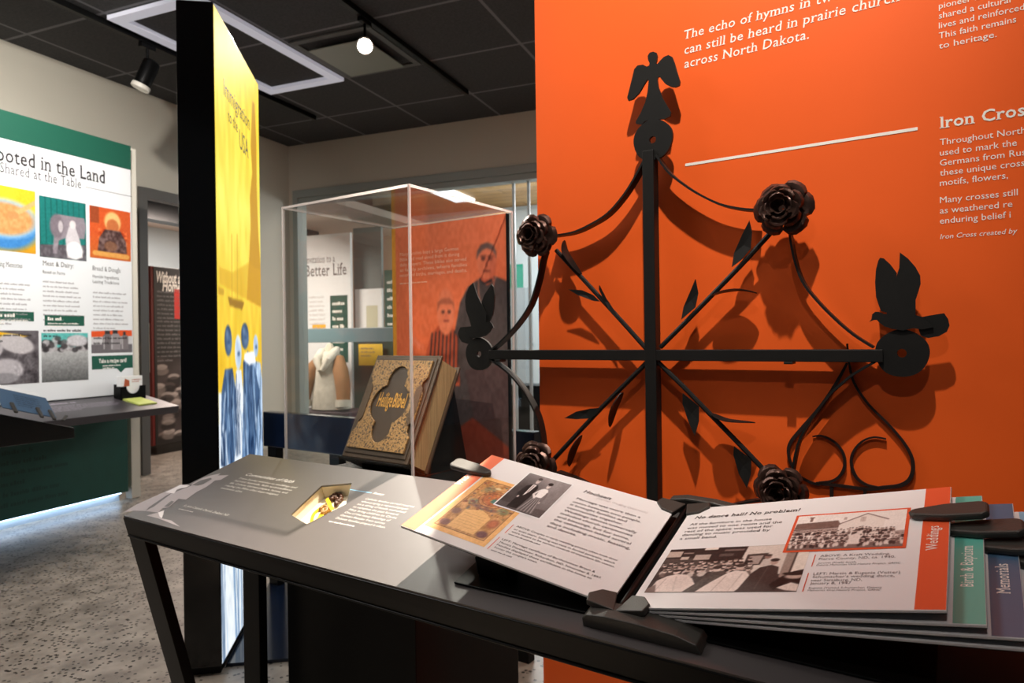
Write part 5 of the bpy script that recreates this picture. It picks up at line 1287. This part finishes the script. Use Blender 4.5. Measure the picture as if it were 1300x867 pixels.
# ================================================================== BLACK READER STAND AT THE FAR LEFT
k0 = R.pix(3, 745, z=0); kx = k0.x
rs = thing('reader_stand', 'black reader stand with a slanting wedge top at the left picture edge', 'reader stand', R, (kx - .25, k0.y, 0))
KS = Surf(R, (kx, 0, 0), (0, 1, 0), (0, 0, 1))
a, b, c, d = [KS.uv(*p) for p in ((-30, 520), (95, 543), (95, 556), (-30, 572))]
MB().prism(KS, [d, c, b, a], -.52, 0).build('wedge_top', M_BLACKG, rs, bevel=.004)
MB().bx(kx - .48, kx - .02, k0.y - .30, k0.y, 0, d[1] + .02).build('post', mat('navy_panel', (22, 38, 66), .3), rs, bevel=.003)
sl2 = Vector((0, b[0] - a[0], b[1] - a[1])).normalized(); KN = Vector((0, -sl2.z, sl2.y))
fb = thing('flip_book', 'small flip book with blue-grey pages on the black reader stand at the left', 'flip book', R, Vector((kx - .1, 0, 0)) + Vector((0, *a)))
KT = Surf(R, (kx - .03, 0, 0), (0, 1, 0), (0, 0, 1))
pg = [KT.uv(*p) for p in ((2, 517), (12, 500), (84, 511), (70, 530))]
KP = Surf(R, (kx - .03, *pg[3]), (0, pg[3][0] - pg[0][0], pg[3][1] - pg[0][1]), (-.45, 0, .25))
pw = math.hypot(pg[3][0] - pg[0][0], pg[3][1] - pg[0][1])
KP = Surf(R, (kx - .02, *pg[0]), (0, pg[3][0] - pg[0][0], pg[3][1] - pg[0][1]), Vector((-.13, .03, .10)))
p1 = MB().prism(KP, [(0, 0), (pw, 0), (pw, .16), (0, .16)], -.004, 0).build('page', M_SLATE, fb, label='raised blue-grey page seen from behind')
MB().greek(KP, .16 * pw * 2, .12, pw * .5, 6, .016, .008, .0006, rnd=rg).build('lettering', mat('navy_ink', (40, 52, 74), .5), p1)
MB().prism(Surf(R, KP.o + KP.n * -.006, KP.u, KP.v), [(-.1, .03), (pw * .9, .03), (pw * .9, .20), (-.1, .20)], -.003, 0).build('page', M_WHITE, fb, label='white page behind')
for x in (.14, .62, .86):
    MB().obox(KP.P(pw * x, -.035, .004), KP.u * .018, KP.v * .075, KP.n * .010).build('handle', M_PLASTIC, fb, bevel=.003)
MB().obox(KP.P(pw * 1.02, -.03, .002), KP.u * .02, KP.v * .05 + KP.u * .04, KP.n * .012).build('handle', M_PLASTIC, fb, bevel=.003)

# ================================================================== DARK BENCH BEHIND THE CASE
b0 = E.pix(340, 523, z=.82); b1 = E.pix(445, 531, z=.82)
bx0, by = b0.x - .04, (b0.y + b1.y) / 2; zt = .82; zb = E.pix(340, 567, y=by).z
bench = thing('reader_bench', 'glossy black reader bench, blue glow in its colour, behind the display case', 'bench', E, (bx0 + .5, by, 0))
MB().bx(bx0, bx0 + 1.5, by, by + .05, zb, zt).build('top', M_BLUELIT, bench, bevel=.004)
for x in (bx0 + .02, E.pix(416, 585, y=by).x, bx0 + 1.4): MB().bx(x, x + .06, by + .01, by + .05, 0, zb).build('leg', M_BLACK, bench)

# ================================================================== HALL PANEL BEYOND THE DOORWAY
h0 = R.pix(198, 578, z=0); h1 = R.pix(230, 582, z=0); hx = h0.x
hp = thing('hall_panel', 'black and red panel headed Without a Home, seen through the doorway', 'exhibit panel', R, (hx, h0.y, 0))
HPS = Surf(R, (hx, 0, 0), (0, 1, 0), (0, 0, 1)); htop = HPS.uv(196, 338)[1]; hw = 1.5
MB().bx(hx - .10, hx, h0.y, h0.y + hw, .10, htop).build('board', mat('panel_black', (34, 30, 30), .45), hp, bevel=.003)
MB().bx(hx - .10, hx - .01, h0.y + .02, h0.y + hw - .02, 0, .10).build('plinth', M_BLACKG, hp)
MB().bx(hx - .42, hx - .004, h0.y - .03, h0.y - .001, .10, htop).build('side_wing', mat('oxblood', (122, 30, 26), .5), hp)
MB().bx(hx - .38, hx - .03, h0.y - .034, h0.y - .0302, .85, 1.35).build('wing_print', M_CREAM, hp)
(a, b), (c, d) = HPS.uv(196.5, 357), HPS.uv(227, 361); m = MB(); m.text(HPS, 'Without a', a + .02, (b + d) / 2, .11, (c - a) * 1.0, .0008, bold=.03, shear=.2)
(a2_, b2__), (c2_, d2_) = HPS.uv(206, 369), HPS.uv(231, 371); m.text(HPS, 'Home', a2_, (b2__ + d2_) / 2, .11, (c2_ - a2_) * .95, .0008, bold=.03, shear=.2); m.build('heading', M_TEXTW, hp)
m = MB(); (a, b) = HPS.uv(197, 371); m.greek(HPS, a + .02, b, .36, 7, .045, .022, .0008, rnd=rg); (a, b) = HPS.uv(197, 409); m.greek(HPS, a + .02, b, .42, 10, .045, .022, .0008, rnd=rg); m.build('body_text', M_GREYINK, hp)
(a, b), (c, d) = HPS.uv(221, 367), HPS.uv(231, 405); MB().rect(HPS, a, d, c + .3, b, .0008).build('red_label', mat('signal_red', (214, 52, 44), .5), hp)
fp = Pic(90, 130, (60, 50, 50)); fp.noise(30, 8)
for k in range(60): x, y = random.random(), .05 + .95 * random.random(); fp.ell(x, y, .05, .035, random.choice([(190, 176, 170), (140, 126, 122), (40, 34, 34), (210, 196, 190), (90, 78, 76)]), .9); fp.ell(x, y + .05, .06, .05, random.choice([(40, 34, 34), (160, 148, 142)]), .7)
(a, b), (c, d) = HPS.uv(196, 455), HPS.uv(228, 570); fp.mesh('family_photograph', HPS, rq(h0.y + .03, .14, h0.y + hw - .03, b), hp)

# ================================================================== CEILING FITTINGS
CC = lambda a, b: (a * 2.197, b * 2.197)
lf = thing('ceiling_light', 'square white light frame on the black ceiling', 'ceiling light', R, (-3.82, 4.0, CZ))
x0, x1, y0, y1, sw, dp = -1.916 * 2.197, -1.563 * 2.197, 1.464 * 2.197, 2.172 * 2.197, .088, .03
M_LED = mat('led_diffuser', (196, 196, 208), .5, emit=.45)
for b in ((x0, x1, y0, y0 + sw), (x0, x1, y1 - sw, y1), (x0, x0 + sw, y0 + sw, y1 - sw), (x1 - sw, x1, y0 + sw, y1 - sw)):
    MB().bx(*b, CZ - dp, CZ - .0005).build('light_bar', M_LED, lf, bevel=.002)
for i, (xa, ya, yb, lab) in enumerate(((-1.95 * 2.197, -1.5, 2.488 * 2.197, 'black track rail left of the square light frame'), (-1.196 * 2.197, -1.5, 2.483 * 2.197, 'black track rail carrying the bright spotlight'))):
    MB().bx(xa - .02, xa + .02, ya, yb, CZ - .042, CZ - .0005).single('track_rail', M_BLACK, R, (xa, yb, CZ - .042), lab, 'track rail', 'track rails on the ceiling', bevel=.003)


def spot(name, label, pos, aim, glow, sc=1.0):
    p = Vector(pos); dirn = (Vector(aim) - p).normalized(); head = p + Vector((0, 0, -.17 * sc))
    th = thing(name, label, 'spotlight', R, p, 'track spotlights')
    MB().bx(p.x - .018, p.x + .018, p.y - .06, p.y + .06, p.z - .03, p.z).build('adapter', M_BLACK, th, bevel=.003)
    MB().tube([p + Vector((0, 0, -.03)), head + dirn * .0 + Vector((0, 0, .03))], .010, 10).build('stem', M_BLACK, th, True)
    a, b = head - dirn * .08 * sc, head + dirn * .09 * sc
    MB().tube([a, a + dirn * .01, a + dirn * .02, b - dirn * .02, b], [.03 * sc, .043 * sc, .05 * sc, .05 * sc, .054 * sc], 24).build('head', M_BLACK, th, True)
    MB().tube([b, b + dirn * .004, b + dirn * .03, b + dirn * .034], [.054 * sc, .056 * sc, .056 * sc, .05 * sc], 24).build('collar', mat('collar_white', (205, 200, 190), .4), th, True)
    MB().tube([b + dirn * .0345, b + dirn * .036], .046 * sc, 24).build('lens', glow, th)
    return b + dirn * .05, dirn


xa = -1.95 * 2.197
tr = R.pix(187, 62, x=xa)
spot('track_spotlight', 'black track spotlight on the left rail by the wall', (xa, tr.y, CZ - .042), (-4.9, tr.y - .4, 1.6), mat('lens_dim', (206, 200, 186), .2, emit=.25), 1.15)
xb = -1.196 * 2.197; tb = R.pix(463, 52, z=CZ - .25)
pos_, dir_ = spot('track_spotlight', 'bright lit track spotlight beside the ceiling vent', (xb, R.pix(463, 40, x=xb).y, CZ - .042), tuple(R.I @ Vector((0, 0, 1.0))), mat('lens_glow', (255, 246, 232), .2, emit=60), 1.0)
lmp = lamp('SPOT', 'track_lamp', R, pos_, pos_ + dir_, 160, (1, .93, .82), .03, 46, .8)
# ceiling vent
v0 = R.pix(433, 97, z=CZ); v1 = R.pix(533, 76, z=CZ)
vx0, vx1, vy1 = -1.552 * 2.197 + .02, -1.225 * 2.197, 2.172 * 2.197; vy0 = vy1 - .74
vt = thing('ceiling_vent', 'square air vent with a grey-green plate in the black ceiling', 'ceiling vent', R, ((vx0 + vx1) / 2, (vy0 + vy1) / 2, CZ))
for b in ((vx0, vx1, vy0, vy0 + .05), (vx0, vx1, vy1 - .05, vy1), (vx0, vx0 + .05, vy0 + .05, vy1 - .05), (vx1 - .05, vx1, vy0 + .05, vy1 - .05)): MB().bx(*b, CZ - .014, CZ - .0005).build('frame', mat('vent_grey', (78, 78, 78), .5), vt, bevel=.003)
MB().bx(vx0 + .10, vx1 - .10, vy0 + .10, vy1 - .10, CZ - .05, CZ - .042).build('plate', mat('vent_plate', (120, 122, 112), .35), vt, bevel=.003)
for x in (vx0 + .14, vx1 - .16): MB().bx(x, x + .02, (vy0 + vy1) / 2 - .02, (vy0 + vy1) / 2 + .02, CZ - .042, CZ - .0005).build('bracket', M_BLACK, vt)

# ================================================================== BRIGHT ROOM BEHIND THE GLASS
FYP = 8.2
FS = Surf(R, (0, FYP, 0), (1, 0, 0), (0, 0, 1)); fz = lambda x, y: FS.uv(380 + x / 3.333, 280 + y / 3.333)


def fpanel(name, label, cat, px0, py0, px1, py1, m_, z0=None, y=FYP, th=.05):
    S_ = Surf(R, (0, y, 0), (1, 0, 0), (0, 0, 1)); (a, b), (c, d) = S_.uv(px0, py0), S_.uv(px1, py1)
    e = thing(name, label, cat, R, ((a + c) / 2, y, z0 if z0 is not None else d))
    MB().bx(a, c, y, y + th, z0 if z0 is not None else d, b).build('board', m_, e, bevel=.003); return e, S_, a, (z0 if z0 is not None else d), c, b


e1, S1, a, z0, c, z1 = fpanel('exhibit_panel', 'white panel headed Invitation to a Better Life, behind the glass', 'exhibit panel', 384, 300, 447.5, 530, mat('panel_white', (232, 234, 236), .45), 0)
m = MB(); wd_ = c - a; (p, q) = fz(130, 176); m.text(S1, 'Invitation to a', a + wd_ * .06, q, .11, wd_ * .62, .002, serif=True); (p, q) = fz(130, 232); m.text(S1, 'Better Life', a + wd_ * .06, q, .17, wd_ * .86, .002, bold=.01, serif=True); m.build('heading', M_GREYINK, e1)
(p, q), (r_, s_) = fz(130, 318), fz(208, 600); gl_ = MB().rect(S1, p, s_, r_, q, .002).build('green_label', M_GREEN2, e1); MB().greek(S1, p + .04, q - .14, (r_ - p) * .75, 7, .11, .05, .003, rnd=rg).build('lettering', M_TEXTW, gl_)
(p, q), (r_, s_) = fz(42, 330), fz(112, 440); MB().greek(S1, p, q, (r_ - p), 9, .065, .035, .002, rnd=rg).build('body_text', M_PALEINK, e1)
(p, q), (r_, s_) = fz(55, 440), fz(112, 458); MB().rect(S1, p, s_, r_, q, .002).build('yellow_label', mat('amber_print', (240, 180, 50), .5), e1)
e2, S2_, a, z0, c, z1 = fpanel('partition_panel', 'plain grey panel right of the Better Life panel', 'panel', 448, 290, 487, 530, mat('partition_grey', (122, 130, 128), .5), 0, FYP + .3)
e3, S3_, a, z0, c, z1 = fpanel('photo_board', 'white lit board with a faded document, on the grey panel behind the glass', 'board', 450.5, 367.5, 485, 417, M_WHITE, None, FYP + .2)
(p, q), (r_, s_) = S3_.uv(465, 388), S3_.uv(480, 416); MB().rect(S3_, p, s_, r_, q, .002).build('document', mat('aged_paper', (206, 204, 178), .6), e3)
e4, S4_, a, z0, c, z1 = fpanel('text_panel', 'dark green text panel right of the grey one, behind the glass', 'panel', 487.5, 343, 530, 530, M_GREEN2, 0, FYP + .25)
MB().greek(S4_, a + .05, z1 - .2, .5, 8, .12, .05, .002, rnd=rg).build('lettering', M_TEXTW, e4)
e5, S5_, a, z0, c, z1 = fpanel('low_cabinet', 'dark green low cabinet behind the jacket', 'cabinet', 448.5, 433, 530, 560, mat('cabinet_green', (40, 66, 62), .4), 0, FYP - .1, .08)
e6, S6_, a, z0, c, z1 = fpanel('yellow_card', 'yellow text card below the rail behind the glass', 'card', 455, 437, 485, 464, mat('amber_print2', (238, 196, 66), .5), None, FYP - .2, .02)
MB().greek(S6_, a + .04, z1 - .07, (c - a) * .7, 3, .05, .022, .002, rnd=rg).build('lettering', M_GREYINK, e6)
ry = 7.5; rS = Surf(R, (0, ry, 0), (1, 0, 0), (0, 0, 1)); (a, b), (c, d) = rS.uv(387, 416.5), rS.uv(560, 437)
rl = thing('display_rail', 'broad blue-grey rail crossing in front of the Better Life panel', 'rail', R, (a, ry, d))
MB().bx(a - .3, c, ry, ry + .12, (rS.uv(440, 434.5)[1]), rS.uv(440, 416.5)[1]).build('beam', mat('rail_blue', (104, 130, 138), .4), rl, bevel=.006)
for x in (a - .25, c - .3): MB().bx(x, x + .08, ry + .02, ry + .10, 0, rS.uv(440, 434.5)[1]).build('post', mat('rail_blue', (104, 130, 138), .4), rl)
# jacket on a form
jy = 7.35; JS = Surf(R, (0, jy, 0), (1, 0, 0), (0, 0, 1)); jz = lambda x, y: JS.uv(380 + x / 3.333, 280 + y / 3.333)
pz = jz(125, 800)[1]; jx = jz(134, 700)[0]
pl_ = MB().bx(jx - .48, jx + .48, jy - .3, jy + .3, 0, pz).single('display_plinth', mat('plum_plinth', (66, 54, 62), .5), R, (jx, jy, 0), 'dark plum plinth under the sheepskin jacket', 'plinth', bevel=.006)
jk = thing('jacket', 'off-white sheepskin jacket with brown sleeves on a dress form, behind the glass', 'jacket', R, (jx, jy, pz))
Hj = jz(125, 520)[1] - pz


def torso(prof, n=20):
    m = MB(); vs = []; fs = []
    for i, (h, rx, ry_, dx) in enumerate(prof):
        for k in range(n):
            a = 2 * math.pi * k / n; w = 1 + .03 * math.sin(7 * a + i)
            vs.append((jx + dx + rx * math.cos(a) * w, jy + ry_ * math.sin(a) * w, pz + h * Hj))
        if i:
            for k in range(n): fs.append(((i - 1) * n + k, (i - 1) * n + (k + 1) % n, i * n + (k + 1) % n, i * n + k))
    fs += [tuple(range(n))[::-1], tuple(range((len(prof) - 1) * n, len(prof) * n))]
    return m.add(vs, fs)


m_fur = mat('sheepskin', (206, 202, 190), .9, noise=.35, nscale=14, bump=1, bscale=30); m_suede = mat('brown_suede', (150, 108, 72), .85, noise=.2, nscale=12)
torso([(.02, .27, .20, 0), (.2, .26, .20, 0), (.45, .23, .18, 0), (.62, .21, .17, 0), (.75, .18, .15, 0), (.84, .12, .11, 0), (.88, .10, .09, 0)]).build('body', m_fur, jk, True)
torso([(.86, .06, .06, -.01), (.95, .055, .055, -.01), (1.0, .03, .03, -.01)]).build('form_neck', mat('linen_form', (214, 204, 186), .8), jk, True)
for sg in (-1, 1):
    MB().tube([(jx + sg * .14, jy - .02, pz + .78 * Hj), (jx + sg * .22, jy - .09, pz + .60 * Hj), (jx + sg * .29, jy - .14, pz + .36 * Hj), (jx + sg * .31, jy - .16, pz + .16 * Hj)], [.07, .10, .095, .085], 14).build('sleeve', m_suede, jk, True)
    MB().tube([(jx + sg * .31, jy - .16, pz + .17 * Hj), (jx + sg * .315, jy - .17, pz + .07 * Hj)], [.105, .10], 14).build('cuff', m_fur, jk, True)
m = MB()
for sg in (-1, 1): m.tube([(jx + sg * .02, jy - .2, pz + .60 * Hj), (jx + sg * .09, jy - .17, pz + .76 * Hj), (jx + sg * .10, jy - .05, pz + .86 * Hj), (jx + sg * .04, jy + .08, pz + .90 * Hj)], [.03, .055, .06, .05], 10)
m.build('collar', m_fur, jk, True)
# right-hand strip: pale door with green notice, dark low unit
dS = Surf(R, (0, FY - .06, 0), (1, 0, 0), (0, 0, 1)); (a, b), (c, d) = dS.uv(640, 268), dS.uv(690, 490)
dr = thing('door_2', '', '', R, (a, FY - .06, 0), kind='structure')
MB().bx(a, a + 2.0, FY - .055, FY - .005, d, b).build('door_leaf', mat('door_pale', (214, 226, 232), .35), dr)
(p, q) = dS.uv(665, 438); MB().bx(p - .18, p + .18, FY - .12, FY - .09, q - .03, q + .03).build('door_handle', M_STEEL, dr, bevel=.008)
e7, S7_, a, z0, c, z1 = fpanel('green_notice', 'green notice on the pale wall left of the orange partition', 'notice', 645, 336, 664, 365, mat('notice_green', (40, 140, 118), .5), None, 9.8, .02)
e8, S8_, a, z0, c, z1 = fpanel('grey_cabinet', 'grey cabinet under the green notice behind the glass', 'cabinet', 640, 366, 668, 470, mat('cabinet_grey', (150, 160, 166), .4), 0, 9.5, .3)
e9, S9_, a, z0, c, z1 = fpanel('low_unit', 'black low unit with a pale stripe, left of the orange partition', 'cabinet', 640, 489, 720, 600, M_BLACK, 0, 7.6, .4)
(p, q), (r_, s_) = S9_.uv(640, 545), S9_.uv(720, 550); MB().rect(S9_, p, s_, r_, q, .002).build('pale_stripe', M_STEEL, e9)
sx = R.pix(572, 246, z=FZ).x; sy = R.pix(572, 246, z=FZ).y
e10 = thing('ceiling_light', 'bright white panel light in the wooden ceiling behind the glass', 'ceiling light', R, (sx, sy, FZ))
MB().bx(sx - .16, sx + .16, sy - .5, sy + .5, FZ - .03, FZ - .001).build('diffuser', mat('panel_glow', (236, 246, 255), .5, emit=3), e10)
